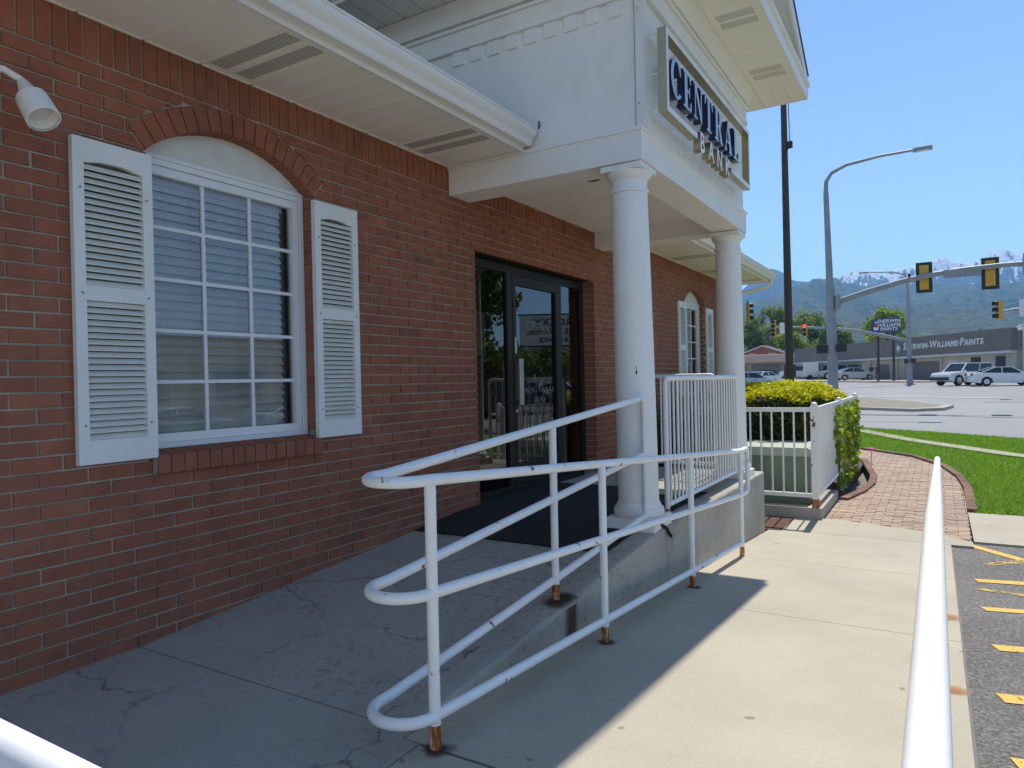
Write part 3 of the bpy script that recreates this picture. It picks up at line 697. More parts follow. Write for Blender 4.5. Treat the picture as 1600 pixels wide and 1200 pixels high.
# cornice soffit panels
OX, OY0, OY1 = 2.06, 3.85, 7.80; ix, iy0, iy1 = PX+.10, 4.39-.10, PY1-.03+.10
def spanel(poly, mat='vinyl', vent=None):
    b = MB(); b.add([(x, y, 4.052) for x, y in poly], [tuple(range(len(poly)))]); o = b.build('soffit_panel', mat, pc)
    if vent:
        q = MB(); x0, x1, y0, y1 = vent
        nx, ny = max(2, int((x1-x0)/.016)), max(2, int((y1-y0)/.016))
        for i in range(nx):
            for j in range(ny):
                x = x0+(x1-x0)*(i+.5)/nx; y = y0+(y1-y0)*(j+.5)/ny; q.add([(x-.0045, y-.0045, 4.0512), (x+.0045, y-.0045, 4.0512), (x+.0045, y+.0045, 4.0512), (x-.0045, y+.0045, 4.0512)], [(0, 1, 2, 3)])
        q.build('vent_hole', 'venthole', o)['kind'] = 'stuff'
n = 21; w = (iy1-iy0)/n
for i in range(n):
    y0 = iy0+i*w; spanel([(ix+.0, y0+.002), (OX, y0+.002), (OX, y0+w-.002), (ix, y0+w-.002)], vent=(ix+.06, OX-.05, y0+.02, y0+w-.02) if (n-1-i) % 8 in (2, 3) else None)
n = 26; w = (ix+3.5)/n
for i in range(n):
    x0 = -3.5+i*w
    spanel([(x0+.002, OY0), (x0+w-.002, OY0), (x0+w-.002, iy0), (x0+.002, iy0)], vent=(x0+.02, x0+w-.02, OY0+.05, iy0-.05) if i % 6 in (0, 1) else None)
    spanel([(x0+.002, iy1), (x0+w-.002, iy1), (x0+w-.002, OY1), (x0+.002, OY1)])
for yy0, yy1 in ((OY0, iy0), (iy1, OY1)):
    for i in range(3):
        x0 = ix+(OX-ix)*i/3; x1 = ix+(OX-ix)*(i+1)/3; spanel([(x0+.002, yy0), (x1-.002, yy0), (x1-.002, yy1), (x0+.002, yy1)])
MB().box(-3.5, OX, OY0-.022, OY0, 4.045, 4.19).build('fascia', 'white', pc); MB().box(-3.5, OX, OY1, OY1+.022, 4.045, 4.19).build('fascia', 'white', pc)
MB().box(OX+.001, OX+.024, OY0-.022, OY1+.022, 4.045, 4.17).build('fascia', 'white', pc)
MB().box(-3.5, OX+.02, OY0-.13, OY0-.023, 4.08, 4.20).build('gutter', 'gutter', pc); MB().box(-3.5, OX+.02, OY1+.023, OY1+.10, 4.10, 4.21).build('gutter', 'gutter', pc)
ym = (OY0+OY1)/2; pk = 4.2+(OY1-ym)*.48
pr = MB(); pr.prism([(OY0-.02, 4.171), (OY1+.02, 4.171), (ym, pk-.05)], 0, PX-.1, PX+.06); pr.build('pediment_panel', 'white', pc)
for s in (1, -1):
    y1 = OY1+.03 if s > 0 else OY0-.03
    rk = MB(); rk.add([(x, y, z) for x in (OX+.0, OX+.026) for y, z in ((y1, 4.16), (ym, pk-.02), (ym, pk+.16), (y1, 4.28))], [(0, 1, 2, 3), (7, 6, 5, 4), (0, 4, 5, 1), (1, 5, 6, 2), (2, 6, 7, 3), (3, 7, 4, 0)]); rk.build('rake_board', 'white', pc)
    rs = MB(); rs.add([(PX+.061, y1, 4.18), (OX-.001, y1, 4.18), (OX-.001, ym, pk), (PX+.061, ym, pk)], [(0, 1, 2, 3)]); rs.build('rake_soffit', 'vinyl', pc)
    ro = MB(); ro.add([(-4, y1, 4.285), (OX+.04, y1, 4.285), (OX+.04, ym, pk+.165), (-4, ym, pk+.165)], [(0, 1, 2, 3)]); ro.build('roof', 'roof', pc)
# fascia lower crown for the pediment return
MB().box(OX+.025, OX+.05, OY0-.03, OY1+.03, 4.171, 4.195).build('return_cap', 'white', pc)
# recessed downlight
DLX, DLY = .85, 5.14
MB().lathe([(.085, 2.797), (.085, 2.7995)], (DLX, DLY, 0), 24).build('downlight_rim', 'white', pc)
MB().lathe([(.062, 2.7960), (.062, 2.7968)], (DLX, DLY, 0), 24).build('downlight_recess_shade', 'dark', pc)  # flat dark disc paints the shade inside the fitting's recess
# columns
def column(cx, cy, zb):
    c = empty('column', (cx, cy, zb)); c.parent = bank; c.matrix_parent_inverse = Matrix.Translation(-WL[bank.name])
    MB().box(cx-.17, cx+.17, cy-.17, cy+.17, zb-.06, zb+.085).build('plinth', 'white', c)
    MB().lathe([(.155, zb+.086), (.168, zb+.10), (.172, zb+.12), (.166, zb+.142), (.152, zb+.15), (.150, zb+.165), (.142, zb+.175), (.138, zb+.19)], (cx, cy, 0), 40).build('base', 'white', c)
    H = 2.634; sh_ = [(.1375, zb+.191)] + [(.1375-.0165*t**1.6, zb+.2+(2.44-zb-.2)*t) for t in [i/10 for i in range(11)]] + [(.121, 2.447)]
    MB().lathe(sh_, (cx, cy, 0), 40).build('shaft', 'white', c)
    MB().lathe([(.121, 2.448), (.129, 2.452), (.131, 2.462), (.129, 2.472), (.122, 2.478), (.120, 2.53), (.120, 2.532), (.126, 2.534), (.128, 2.54), (.138, 2.548), (.150, 2.566), (.155, 2.585), (.155, 2.588)], (cx, cy, 0), 40).build('capital', 'white', c)
    MB().box(cx-.146, cx+.142, cy-.142, cy+.142, 2.590, 2.627).build('abacus', 'white', c); return c
c1 = column(1.434, 4.512, .185); MB().lathe([(.001, 1.225), (.006, 1.232), (.006, 1.242), (.002, 1.246), (.003, 1.275), (.001, 1.28)], (1.492, 4.393, 0), 8).build('paint_chip', 'black', c1); c1.rotation_euler.y = -.0102; column(1.420, 7.135, .18).rotation_euler.y = -.0045
# small dark chip on the near column is a stain with its own shape
# entrance storefront
en = empty('entrance', (-.13, 5.85, .2)); en.parent = bank; en.matrix_parent_inverse = Matrix.Translation(-WL[bank.name])
xa, xc = -.185, -.135; zb = .196
f = MB(); y0, y1 = DY0+.03, DY1-.005
MULL = [(y0, y0+.06), (5.40, 5.49), (6.40, 6.47), (y1-.06, y1)]
for a, c in MULL: f.box(xa, xc, a, c, zb, DZ1-.012)
for i in range(3): f.box(xa, xc-.001, MULL[i][1], MULL[i+1][0], DZ1-.085, DZ1-.012); f.box(xa, xc-.001, MULL[i][1], MULL[i+1][0], zb, zb+.045)
f.build('frame', 'bronze', en)
for i in (0, 2):
    a, c = MULL[i][1]+.002, MULL[i+1][0]-.002
    MB().add([(-.158, a, zb+.045), (-.158, c, zb+.045), (-.158, c, DZ1-.085), (-.158, a, DZ1-.085)], [(0, 1, 2, 3)]).build('pane', 'doorglass', en)
a, c = 5.494, 6.396; dz0, dz1 = zb+.05, DZ1-.09
d = MB(); d.box(xa+.005, xc+.004, a, a+.055, dz0, dz1); d.box(xa+.005, xc+.004, c-.055, c, dz0, dz1); d.box(xa+.005, xc+.003, a+.055, c-.055, dz1-.09, dz1); d.box(xa+.005, xc+.003, a+.055, c-.055, dz0, dz0+.19)
dr = d.build('door', 'bronze', en)
MB().add([(-.158, a+.055, dz0+.19), (-.158, c-.055, dz0+.19), (-.158, c-.055, dz1-.09), (-.158, a+.055, dz1-.09)], [(0, 1, 2, 3)]).build('pane', 'doorglass', dr)
MB().box(xc+.006, xc+.05, a+.02, a+.05, 1.02, 1.36).box(xc+.05, xc+.062, a-.0, a+.075, .98, 1.40).build('pull_handle', 'steel', dr)
MB().box(xc+.005, xc+.012, a+.012, a+.045, 1.45, 1.60).build('lock_plate', 'steel', dr); MB().lathe([(.016, xc+.004), (.016, xc+.012), (.012, xc+.014)], (0, a+.028, .92), 14, 0).build('lock', 'steel', dr)
for i, t in enumerate(('LOBBY HOURS', 'MON - THUR 9-5', 'FRI 9-6', 'DRIVE UP', 'MON - FRI 8-6', 'SAT 9-1')):
    link('lettering', facing_x(text_mesh(t, .078, .0005, 'etch'), -.1565, 6.02, 1.20-i*.098), dr)
MB().box(-.1625, -.161, 4.86, 5.07, 1.43, 1.80).build('notice', 'ivory', en)
link('lettering', facing_x(text_mesh('CENTRAL', .11, .0005, 'etch'), -.1565, 6.02, 1.72), dr)
# ------------------------------------------------------------------ wall sign CENTRAL BANK
sg = empty('wall_sign', (1.62, 5.6, 2.78)); tag(sg, 'gold framed sign with navy CENTRAL and gold BANK letters on the porch', 'sign')
fx0, fx1 = 1.64, 1.70; sy0, sy1, sz0, sz1 = 4.48, 6.85, 2.955, 3.51; t = .040
fr = MB(); fr.box(fx0, fx1, sy0, sy0+t, sz0, sz1); fr.box(fx0, fx1, sy1-t, sy1, sz0, sz1); fr.box(fx0, fx1, sy0+t, sy1-t, sz1-t, sz1)
fr.box(fx0, fx1, sy0+t, 5.15, sz0, sz0+t); fr.box(fx0, fx1, 6.15, sy1-t, sz0, sz0+t); fr.build('frame', 'gold', sg)
MB().box(fx1+.0005, fx1+.002, sy0, sy0+t, sz0, sz1).box(fx1+.0005, fx1+.002, sy1-t, sy1, sz0, sz1).box(fx1+.0005, fx1+.002, sy0+t, sy1-t, sz1-t, sz1).box(fx1+.0005, fx1+.002, sy0+t, 5.15, sz0, sz0+t).box(fx1+.0005, fx1+.002, 6.15, sy1-t, sz0, sz0+t).build('frame_sheen', 'ivory', sg)  # ivory skin paints the sky's reflection on the gold frame front
pins = [(y, z) for y in (4.50, 4.9, 5.4, 5.9, 6.4, 6.83) for z in (sz0+.02, sz1-.02)] + [(4.50, 3.22), (6.83, 3.22)]
for y, z in pins:
    if sz0+.01 < z < sz0+.03 and 5.1 < y < 6.15: continue
    MB().tube([(PX+.001, y, z), (fx0, y, z)], .005, 6).build('pin', 'white', sg)
def arc(cx, cy, rx, ry, a0, a1, n=18): return [(cx+rx*math.cos(R(a0+(a1-a0)*i/n)), cy+ry*math.sin(R(a0+(a1-a0)*i/n))) for i in range(n+1)]
LET = {
 'C': [arc(.46, .5, .46, .52, 42, 318, 26) + arc(.47, .5, .27, .44, 312, 48, 22) + [(.74, .66), (.80, .66)]],
 'E': [[(0, 0), (.68, 0), (.72, .27), (.66, .27), (.56, .07), (.36, .07), (.36, .47), (.50, .47), (.53, .37), (.58, .37), (.58, .65), (.53, .65), (.50, .54), (.36, .54), (.36, .93), (.54, .93), (.63, .75), (.68, .75), (.66, 1), (0, 1), (0, .95), (.13, .93), (.13, .07), (0, .05)]],
 'N': [[(0, 0), (.34, 0), (.34, .05), (.20, .08), (.20, .78), (.68, 0), (.78, 0), (.78, .92), (.90, .95), (.90, 1), (.57, 1), (.57, .95), (.70, .92), (.70, .32), (.28, 1), (0, 1), (0, .95), (.12, .92), (.12, .08), (0, .05)]],
 'T': [[(.18, 0), (.66, 0), (.66, .05), (.53, .07), (.53, .93), (.68, .93), (.78, .72), (.84, .72), (.82, 1), (.02, 1), (0, .72), (.06, .72), (.16, .93), (.30, .93), (.30, .07), (.18, .05)]],
 'R': [[(0, 0), (.47, 0), (.47, .05), (.36, .07), (.36, .46), (.44, .46), (.66, 0), (.94, 0), (.94, .05), (.86, .07), (.64, .48)] + arc(.50, .73, .28, .27, -62, 90, 12) + [(0, 1), (0, .95), (.13, .93), (.13, .07), (0, .05)], [(.36, .53), (.36, .93), (.44, .93)] + arc(.44, .73, .12, .20, 90, -90, 10)[1:]],
 'A': [[(0, 0), (.30, 0), (.30, .05), (.20, .07), (.27, .28), (.57, .28), (.64, .07), (.54, .05), (.54, 0), (.96, 0), (.96, .05), (.88, .07), (.56, 1), (.43, 1), (.12, .07), (0, .05)], [(.30, .35), (.42, .74), (.545, .35)]],
 'L': [[(0, 0), (.66, 0), (.70, .30), (.64, .30), (.54, .07), (.36, .07), (.36, .93), (.48, .95), (.48, 1), (0, 1), (0, .95), (.13, .93), (.13, .07), (0, .05)]]}
yy = 4.60
for ch, wd_, hh in (('C', .30, .265), ('E', .25, .262), ('N', .29, .262), ('T', .27, .262), ('R', .29, .262), ('A', .31, .262), ('L', .24, .262)):
    sx, sz = hh*1.0, hh; z0 = 3.115
    sp = [[(u*sx, v*sz) for u, v in q] for q in LET[ch]]
    lt = link('letter', facing_x(outline_mesh(sp, .055, 'navy'), 1.662, yy, z0), sg); me = outline_mesh(sp, .001, 'navysheen'); link('letter_sheen', facing_x(me, 1.691, yy, z0), lt)  # thin pale front carries the painted sky sheen
    MB().tube([(PX+.001, yy+.08, z0+sz*.8), (1.64, yy+.08, z0+sz*.8)], .005, 6).build('pin', 'white', lt); MB().tube([(PX+.001, yy+.08, z0+sz*.2), (1.64, yy+.08, z0+sz*.2)], .005, 6).build('pin', 'white', lt)
    yy += max(u for u, v in sp[0])+.055
for i, ch in enumerate('BANK'):
    y = 5.28+i*.245; lt = link('letter', facing_x(text_mesh(ch, .20, .055, 'gold', bold=.004), 1.672, y, 2.955), sg)
    link('letter_sheen', facing_x(text_mesh(ch, .21, .001, 'ivory', bold=.004), 1.701, y, 2.955), lt)  # ivory front is painted sky sheen on the gold letter
    for z in (2.90, 3.0): MB().tube([(PX+.001, y-.03, z), (1.648, y-.03, z)], .004, 6).build('pin', 'white', lt)

# ------------------------------------------------------------------ floodlight, far wall lamp
fl = empty('floodlight', (0, 1.2, 2.5)); tag(fl, 'white twin security floodlight on the brick wall by the left edge', 'lamp')
MB().lathe([(.055, .003), (.055, .02), (.045, .03), (.02, .035)], (0, 1.27, 2.47), 20, 0).build('mount', 'white', fl)
def flood(y, tx, ty, tz, nm='lamp_head'):
    p0 = Vector((.03, 1.27, 2.47)); p1 = Vector((.115, y, 2.43)); d = Vector((tx, ty, tz)).normalized()
    MB().tube([p0, (p0+p1)/2+Vector((.02, 0, .01)), p1], .014, 10).build('arm', 'white', fl)
    pts = [(0, .014), (.025, .022), (.085, .036), (.095, .044), (.100, .056), (.16, .060), (.212, .062), (.214, .056)]
    h = MB().tube([p1+d*a for a, r in pts], [r for a, r in pts], 24, cap=False).build(nm, 'white', fl)
    MB().tube([p1+d*.205, p1+d*.18, p1+d*.11], [.057, .05, .018], 24, cap=False).build('reflector', 'white', h); MB().tube([p1+d*.15, p1+d*.175, p1+d*.185], [.042, .036, .0], 20, cap=False).build('bulb', 'lens', h)
flood(1.37, .56, .10, -.80); flood(1.15, .45, -.45, -.75)
fl2 = empty('wall_lamp', (0, 12.0, 2.2)); tag(fl2, 'small round white lamp on the brick beyond the far window', 'lamp')
MB().lathe([(.05, .002), (.05, .02), (.02, .04), (.018, .10), (.06, .12), (.075, .16), (.06, .20), (.02, .22)], (0, 12.0, 2.24), 18, 0).build('lamp_body', 'white', fl2)
tag(MB().tube([(.79, 4.372, 2.985), (.80, 4.372, 3.01), (.797, 4.372, 3.04)], .006, 6).build('gutter_wire', 'black'), 'bent dark wire sticking up behind the end of the gutter', 'wire')

# ------------------------------------------------------------------ railings
PR = .0195
def arcpts(cx, cy, r, a0, a1, n, zf): return [(cx+r*math.cos(R(a0+(a1-a0)*i/n)), cy+r*math.sin(R(a0+(a1-a0)*i/n)), zf) for i in range(n+1)]
hr = empty('ramp_handrail', (1.65, 3, 0)); tag(hr, 'white pipe handrail looping round the foot of the ramp, rust at its posts', 'handrail')
XO, XI = 1.764, 1.532; cxm, rad = (XO+XI)/2, (XO-XI)/2
def zo(y): return zs(y); 
def zi(y): return 0 if y < 1.86 else .075*(y-1.86)
def endflat(y): return zs(min(y, 5.99))
for nm, h in (('top_rail', .882), ('middle_rail', .511), ('bottom_rail', .108)):
    outer = [(XO, y, endflat(y)+h) for y in ([6.0, 5.0, 4.0, 3.0, 2.2, 1.95, 1.85])]
    loop = arcpts(cxm, 1.81, rad, 0, -180, 14, h)
    inn = [(XI, y, zi(y)+h) for y in (1.86, 1.95, 2.2, 3.0, 3.8, 4.28)]
    if nm == 'top_rail':
        pre = [(XO-.0, 6.235, endflat(6)+h-.10), (XO, 6.232, endflat(6)+h-.03), (XO, 6.215, endflat(6)+h-.006), (XO, 6.18, endflat(6)+h)]
        post = [(XI, 4.33, zi(4.33)+h), (XI, 4.365, zi(4.36)+h-.008), (XI, 4.375, zi(4.36)+h-.03), (XI, 4.378, zi(4.36)+h-.10), (XI, 4.38, .20)]
    elif nm == 'middle_rail':
        pre = [(XO, 6.235, endflat(6)+.80), (XO, 6.235, endflat(6)+h+.06), (XO, 6.225, endflat(6)+h+.02), (XO, 6.18, endflat(6)+h)]; post = [(XI, 4.37, zi(4.37)+h)]
    else: pre = []; post = [(XI, 4.37, zi(4.36)+h)]; 
    MB().tube(pre+outer+loop+inn+post, PR, 16).build(nm, 'rail', hr)
def rail_post(x, y, zb, zt, parent, rust=.085):
    p = MB().tube([(x, y, zb+rust), (x, y, zt)], PR*.985, 14).build('post', 'rail', parent)
    for hw_ in ((.108, .511, .862) if parent is hr else ()):
        MB().lathe([(PR*1.0, zb+hw_-.026), (PR*1.09, zb+hw_-.021), (PR*1.0, zb+hw_-.016)], (x, y, 0), 14).build('weld', 'rail', p)
    MB().tube([(x, y, zb-.05), (x, y, zb+rust*.5), (x, y, zb+rust+.001)], [PR*.95, PR*1.0, PR*1.0], 14).build('post_foot', 'rust', p)
for y in (1.809, 3.174, 4.61, 5.99): rail_post(XO, y, zo(y), zo(y)+.87, hr, .078 if y > 2 else .092)
for y in (3.10,): rail_post(XI, y, zi(y), zi(y)+.87, hr)
MB().tube([(XI, 4.38, .12), (XI, 4.38, .199)], PR*1.02, 14).build('post_foot', 'rust', hr)
# rust / dirt marks on the concrete
def decal(x, y, wx, wy, zf, mat, parent, rz=0, vert=False):
    b = MB(); m = 6
    if vert: vs = [(x, y+wx*(i/m-.5), zf+wy*(j/m-.5)) for j in range(m+1) for i in range(m+1)]
    else: vs = [(x+wx*(i/m-.5), y+wy*(j/m-.5), zf(y+wy*(j/m-.5))+.0035) for j in range(m+1) for i in range(m+1)]
    b.add(vs, [(j*(m+1)+i, j*(m+1)+i+1, (j+1)*(m+1)+i+1, (j+1)*(m+1)+i) for j in range(m) for i in range(m)]); return b.build('rust_stain', mat, parent)
decal(1.555, 3.10, .20, .30, lambda y: zi(y)+.004, 'dark_stain', rp); 
for y in (1.809, 3.174, 4.61): decal(XO+.01, y, .13, .13, zo, 'dark_stain', wk)
decal(3.225, 3.40, .16, .15, zs, 'rust_stain', wk); decal(3.225, 4.72, .16, .22, zs, 'rust_stain', wk)
def vstain(mat):
    s = NT('wall_rust_run'); return s
b = MB(); b.add([(1.6225, y, z) for z in (-.10, .078) for y in (2.99, 3.09, 3.19)], [(0, 1, 4, 3), (1, 2, 5, 4)])
s = NT('wall_rust_run'); tcd = s.n('TexCoord'); spx = s.n('SeparateXYZ'); s.l(tcd.outputs['Generated'], spx.inputs[0])
aa = s.math('ABSOLUTE', s.math('SUBTRACT', spx.outputs[1], .5)); aa = s.math('ADD', aa, s.math('MULTIPLY', s.math('SUBTRACT', s.noise(22, 5, .65, s.pos((1, 1, .2))), .5), .55))
s.col((.11, .05, .024)); s.rough(.9); s.l(s.ramp(aa, [(.10, (.8, .8, .8)), (.4, (0, 0, 0))]), s.b.inputs['Alpha']); MAT['rust_run'] = s.m
rw = bpy.data.objects['retaining_wall']; b.build('rust_stain', 'rust_run', rw)
def crack(pts, w):
    vs = []
    for y, z in pts: vs += [(1.6206, y-w*random.uniform(.3, .7), z), (1.6206, y+w*random.uniform(.3, .7), z)]
    MB().add(vs, [(2*i, 2*i+1, 2*i+3, 2*i+2) for i in range(len(pts)-1)]).build('crack', 'black', rw)
crack([(4.50, .17), (4.51, .10), (4.505, .05), (4.54, .01), (4.53, -.06), (4.54, -.13), (4.535, -.21)], .006); crack([(4.535, .012), (4.58, .03), (4.62, .055), (4.66, .10)], .005)
# near rail at the camera: along the curb and across behind the landing
nr = empty('kerb_handrail', (3.172, 3, 0)); tag(nr, 'white pipe handrail in the near foreground along the kerb of the walk', 'handrail')
XR = 3.176; PN = .0185
for nm, h in (('top_rail', .874), ('bottom_rail', .108)):
    pts = [(.25, .30, h), (1.5, .30, h), (3.0, .30, h)] + arcpts(XR-.1, .40, .1, -90, 0, 8, h) + [(XR, 1.0, h), (XR, 1.7, h), (XR, 1.84, h-.003)] + [(XR, y, zs(y)+h) for y in (2.2, 3, 4, 5, 5.9)]
    if h > .5: pts += [(XR, 5.96, zs(5.96)+h-.004), (XR, 5.985, zs(5.98)+h-.03), (XR, 5.99, zs(5.98)+h-.08), (XR, 5.99, zs(5.98)-.03)]
    MB().tube(pts, PN, 18).build(nm, 'rail_clean', nr)
for y in (1.0, 2.0, 3.30, 4.62): rail_post(XR, y, zs(y), zs(y)+.87, nr)
for x in (.5, 1.7, 2.3): rail_post(x, .30, 0, .87, nr)
# porch guard panels
def guard(name, p0, p1, label, n, z0, z1, foot=True):
    P0, P1 = Vector(p0), Vector(p1); d = (P1-P0); L = d.length; d.normalize(); o = empty(name, ((P0+P1)/2)); tag(o, label, 'railing', 'porch guard railings')
    def at(t, z): q = P0+d*t; return (q.x, q.y, z)
    c = .035
    fr = [at(0, zr(4.9)), at(0, z1-c), at(.01, z1-.01), at(c, z1), at(L-c, z1), at(L-.01, z1-.01), at(L, z1-c), at(L, zr(4.9))]
    MB().tube(fr, PR, 14).build('frame_pipe', 'rail_clean', o); MB().tube([at(0, z0), at(L, z0)], PR*.9, 12).build('bottom_rail', 'rail_clean', o)
    for t in (0, L): MB().tube([at(t, zr(4.9)-.02), at(t, zr(4.9)+.05)], PR*1.03, 12).build('post_foot', 'rust', o)
    for i in range(n):
        t = L*(i+1)/(n+1); MB().tube([at(t, z0), at(t, z1)], .0095, 8, cap=False).build('baluster', 'rail_clean', o)
guard('guard_railing', (1.49, 4.93, 0), (1.49, 7.02, 0), 'white guard railing of thin bars between the two columns', 22, .268, 1.192)
guard('guard_railing', (.18, 7.22, 0), (1.22, 7.22, 0), 'white guard railing across the far end of the porch behind the near column', 10, .30, 1.215)
# hose / cable lying over the wall
tag(MB().tube([(1.50, 4.36, .205), (1.53, 4.40, .225), (1.585, 4.45, .235), (1.625, 4.50, .20), (1.64, 4.56, .13)], .012, 8).build('cable', 'rubber'), 'short black hose stub curling over the wall beside the near column base', 'cable')

# ------------------------------------------------------------------ planting bed, fence, cabinet
bed = MB(); bed.box(.0, 2.03, 7.6, 8.55, -.75, -.475); bed.box(0, 2.0, 8.56, 16, -.75, -.46); o = bed.build('planting_bed', 'dirt'); o['kind'] = 'structure'
cbk = MB(); cbk.box(.4, 2.045, 8.56, 8.72, -.6, -.325); cbk.box(1.90, 2.044, 8.721, 10.05, -.6, -.326); tag(cbk.build('curb_block', 'curb'), 'low concrete kerb under the white picket fence', 'kerb')
mu = MB(); mu.box(1.45, 1.75, 7.75, 8.5, -.5, -.436); o = mu.build('mulch', 'mulch'); o['kind'] = 'stuff'
fn = empty('picket_fence', (1.97, 9, -.33)); tag(fn, 'white metal picket fence around the utility cabinet and hedge', 'fence')
FZ0, FZ1 = -.19, .795
for x, y, zb, zt in ((1.975, 8.62, -.325, .86), (1.975, 10.95, -.45, .845), (1.975, 13.2, -.45, .845), (.55, 8.62, -.325, .86)):
    MB().box(x-.038, x+.038, y-.038, y+.038, zb+.10, zt-.02).lathe([(.03, zt-.021), (.038, zt-.01), (.03, zt+.012), (.012, zt+.022)], (x, y, 0), 12).build('post', 'rail', fn)
    MB().box(x-.0385, x+.0385, y-.0385, y+.0385, zb-.01, zb+.099).build('post_foot', 'rust' if y < 9 else 'rail', fn)
for z, hh in ((FZ1, .05), (FZ0, .045)):
    MB().box(.59, 1.936, 8.60, 8.64, z-hh/2, z+hh/2).build('rail', 'rail', fn); MB().box(1.957, 1.993, 8.66, 10.911, z-hh/2, z+hh/2).build('rail', 'rail', fn); MB().box(1.957, 1.993, 10.99, 13.161, z-hh/2, z+hh/2).build('rail', 'rail', fn)
pk_ = MB().box(-.009, .009, -.009, .009, FZ0+.022, FZ1-.026).mesh('picket', 'rail_clean'); nx = 11
for i in range(nx): link('picket', pk_, fn, loc=(.59+(1.936-.59)*(i+.5)/nx, 8.62, 0))
for a, c in ((8.66, 10.911), (10.99, 13.161)):
    for i in range(17): link('picket', pk_, fn, loc=(1.975, a+(c-a)*(i+.5)/17, 0))
cabn = empty('utility_cabinet', (1.4, 9.5, -.46)); tag(cabn, 'pale green metal utility cabinet behind the picket fence', 'cabinet')
MB().box(.85, 1.86, 9.02, 9.95, -.46, .21).build('body', 'cabinet', cabn); MB().prism([(.83, .212), (1.88, .212), (1.88, .29), (1.84, .315), (.87, .315), (.83, .29)], 1, 8.995, 9.98).build('lid', plain('cabinet_lid', (.42, .47, .38), .5, .06), cabn)
def leaves(name, n, sampler, size, mat, parent, kind=None, nrm=None):
    pts = np.array([sampler() for _ in range(n)]); o = link(name, quads_mesh(name, pts, size*(.6+.8*RNG.random(n)), mat, None if nrm is None else np.tile(np.array(nrm, float), (n, 1))), parent)
    if kind: o['kind'] = kind
    return o
def hedge(name, label, cx, cy, rx, ry, z0, z1, n, top='leaf_gold', side='leaf_green', group='hedges by the bank'):
    h = empty(name, (cx, cy, z0)); tag(h, label, 'hedge', group)
    def shell(up):
        while True:
            a = random.uniform(0, 2*math.pi); p = 3.2
            c, s = math.cos(a), math.sin(a); ex, ey = math.copysign(abs(c)**(2/p), c), math.copysign(abs(s)**(2/p), s)
            lump = 1+.05*math.sin(5*a+1)+.04*math.sin(11*a)
            if up:
                r = math.sqrt(random.random())*1.0; zt = z1-.07*(r**4)*2.0-.04+.06*math.sin(cx+ex*r*5)*math.cos(ey*r*6)
                return (cx+ex*rx*r*lump, cy+ey*ry*r*lump, zt+random.gauss(0, .03))
            t = random.random(); z = z0+(z1-.16-z0)*t; rr = (.94+.06*math.sin(t*3))*lump-abs(random.gauss(0, .05))
            return (cx+ex*rx*rr, cy+ey*ry*rr, z+random.gauss(0, .02))
    leaves('top_leaves', int(n*.42), lambda: shell(True), .029, top, h, nrm=(0, .5, 1.1)); leaves('side_leaves', int(n*.35), lambda: shell(False), .024, side, h); leaves('dark_leaves', int(n*.25), lambda: shell(False), .035, 'leaf_dark', h)  # dark leaves share the shell of the side leaves
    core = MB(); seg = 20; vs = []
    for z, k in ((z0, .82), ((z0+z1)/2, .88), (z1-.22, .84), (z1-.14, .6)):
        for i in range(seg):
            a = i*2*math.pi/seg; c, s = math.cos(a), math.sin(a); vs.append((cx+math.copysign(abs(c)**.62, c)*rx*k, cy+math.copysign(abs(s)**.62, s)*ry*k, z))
    core.add(vs, [(j*seg+i, j*seg+(i+1) % seg, (j+1)*seg+(i+1) % seg, (j+1)*seg+i) for j in range(3) for i in range(seg)]+[tuple(range(3*seg, 4*seg))]); core.build('dark_core', plain('hedge_core', (.02, .022, .012), 1, .4, 20), h)  # solid near-black hull filling the hedge behind its leaves
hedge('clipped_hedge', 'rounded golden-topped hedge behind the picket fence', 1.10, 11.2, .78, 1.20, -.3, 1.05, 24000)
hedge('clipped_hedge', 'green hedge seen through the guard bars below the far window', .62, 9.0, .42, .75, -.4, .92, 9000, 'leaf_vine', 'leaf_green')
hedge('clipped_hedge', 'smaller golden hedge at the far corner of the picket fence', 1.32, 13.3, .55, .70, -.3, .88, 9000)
vn = empty('climbing_vine', (2.0, 11, -.4)); tag(vn, 'bright green vine growing through the side of the picket fence', 'vine')
def vsamp():
    while True:
        y = random.uniform(10.0, 13.3); z = random.uniform(-.42, .74); t = (z+.42)/1.16
        lim = 10.05+.45*abs(math.sin(z*9))*.4+(0.5*(1-t) if t < .5 else .2*math.sin(t*8)**2)
        dens = .5+.5*math.sin(y*7.3+z*5)*math.cos(z*7-y*2)
        if y > lim and random.random() < dens*(1 if y < 11.6 or t > .3 else .4): return (1.985+random.gauss(.018, .022), y, z)
leaves('leaf_cluster', 800, vsamp, .05, 'leaf_vine', vn); leaves('green_leaves', 300, vsamp, .045, 'leaf_green', vn)  # second, plainer green mixed at random through the vine
MB().tube([(1.99, 10.6, -.46), (2.0, 10.65, .0), (1.99, 10.9, .5)], .012, 6).build('stem', 'bark', vn); MB().tube([(1.99, 11.9, -.46), (2.0, 11.8, .2), (1.99, 12.2, .7)], .012, 6).build('stem', 'bark', vn)
pf = empty('pink_flower', (2.12, 14.3, -.45)); tag(pf, 'tiny pink flower at the far end of the fence beside the lawn', 'flower')
MB().tube([(2.12, 14.3, -.46), (2.13, 14.3, -.22)], .006, 5).build('stem', 'leaf_green', pf)
MB().lathe([(.01, -.22), (.05, -.20), (.06, -.17), (.02, -.17)], (2.13, 14.3, 0), 9).build('petals', plain('petal_pink', (.70, .16, .35), .6), pf)
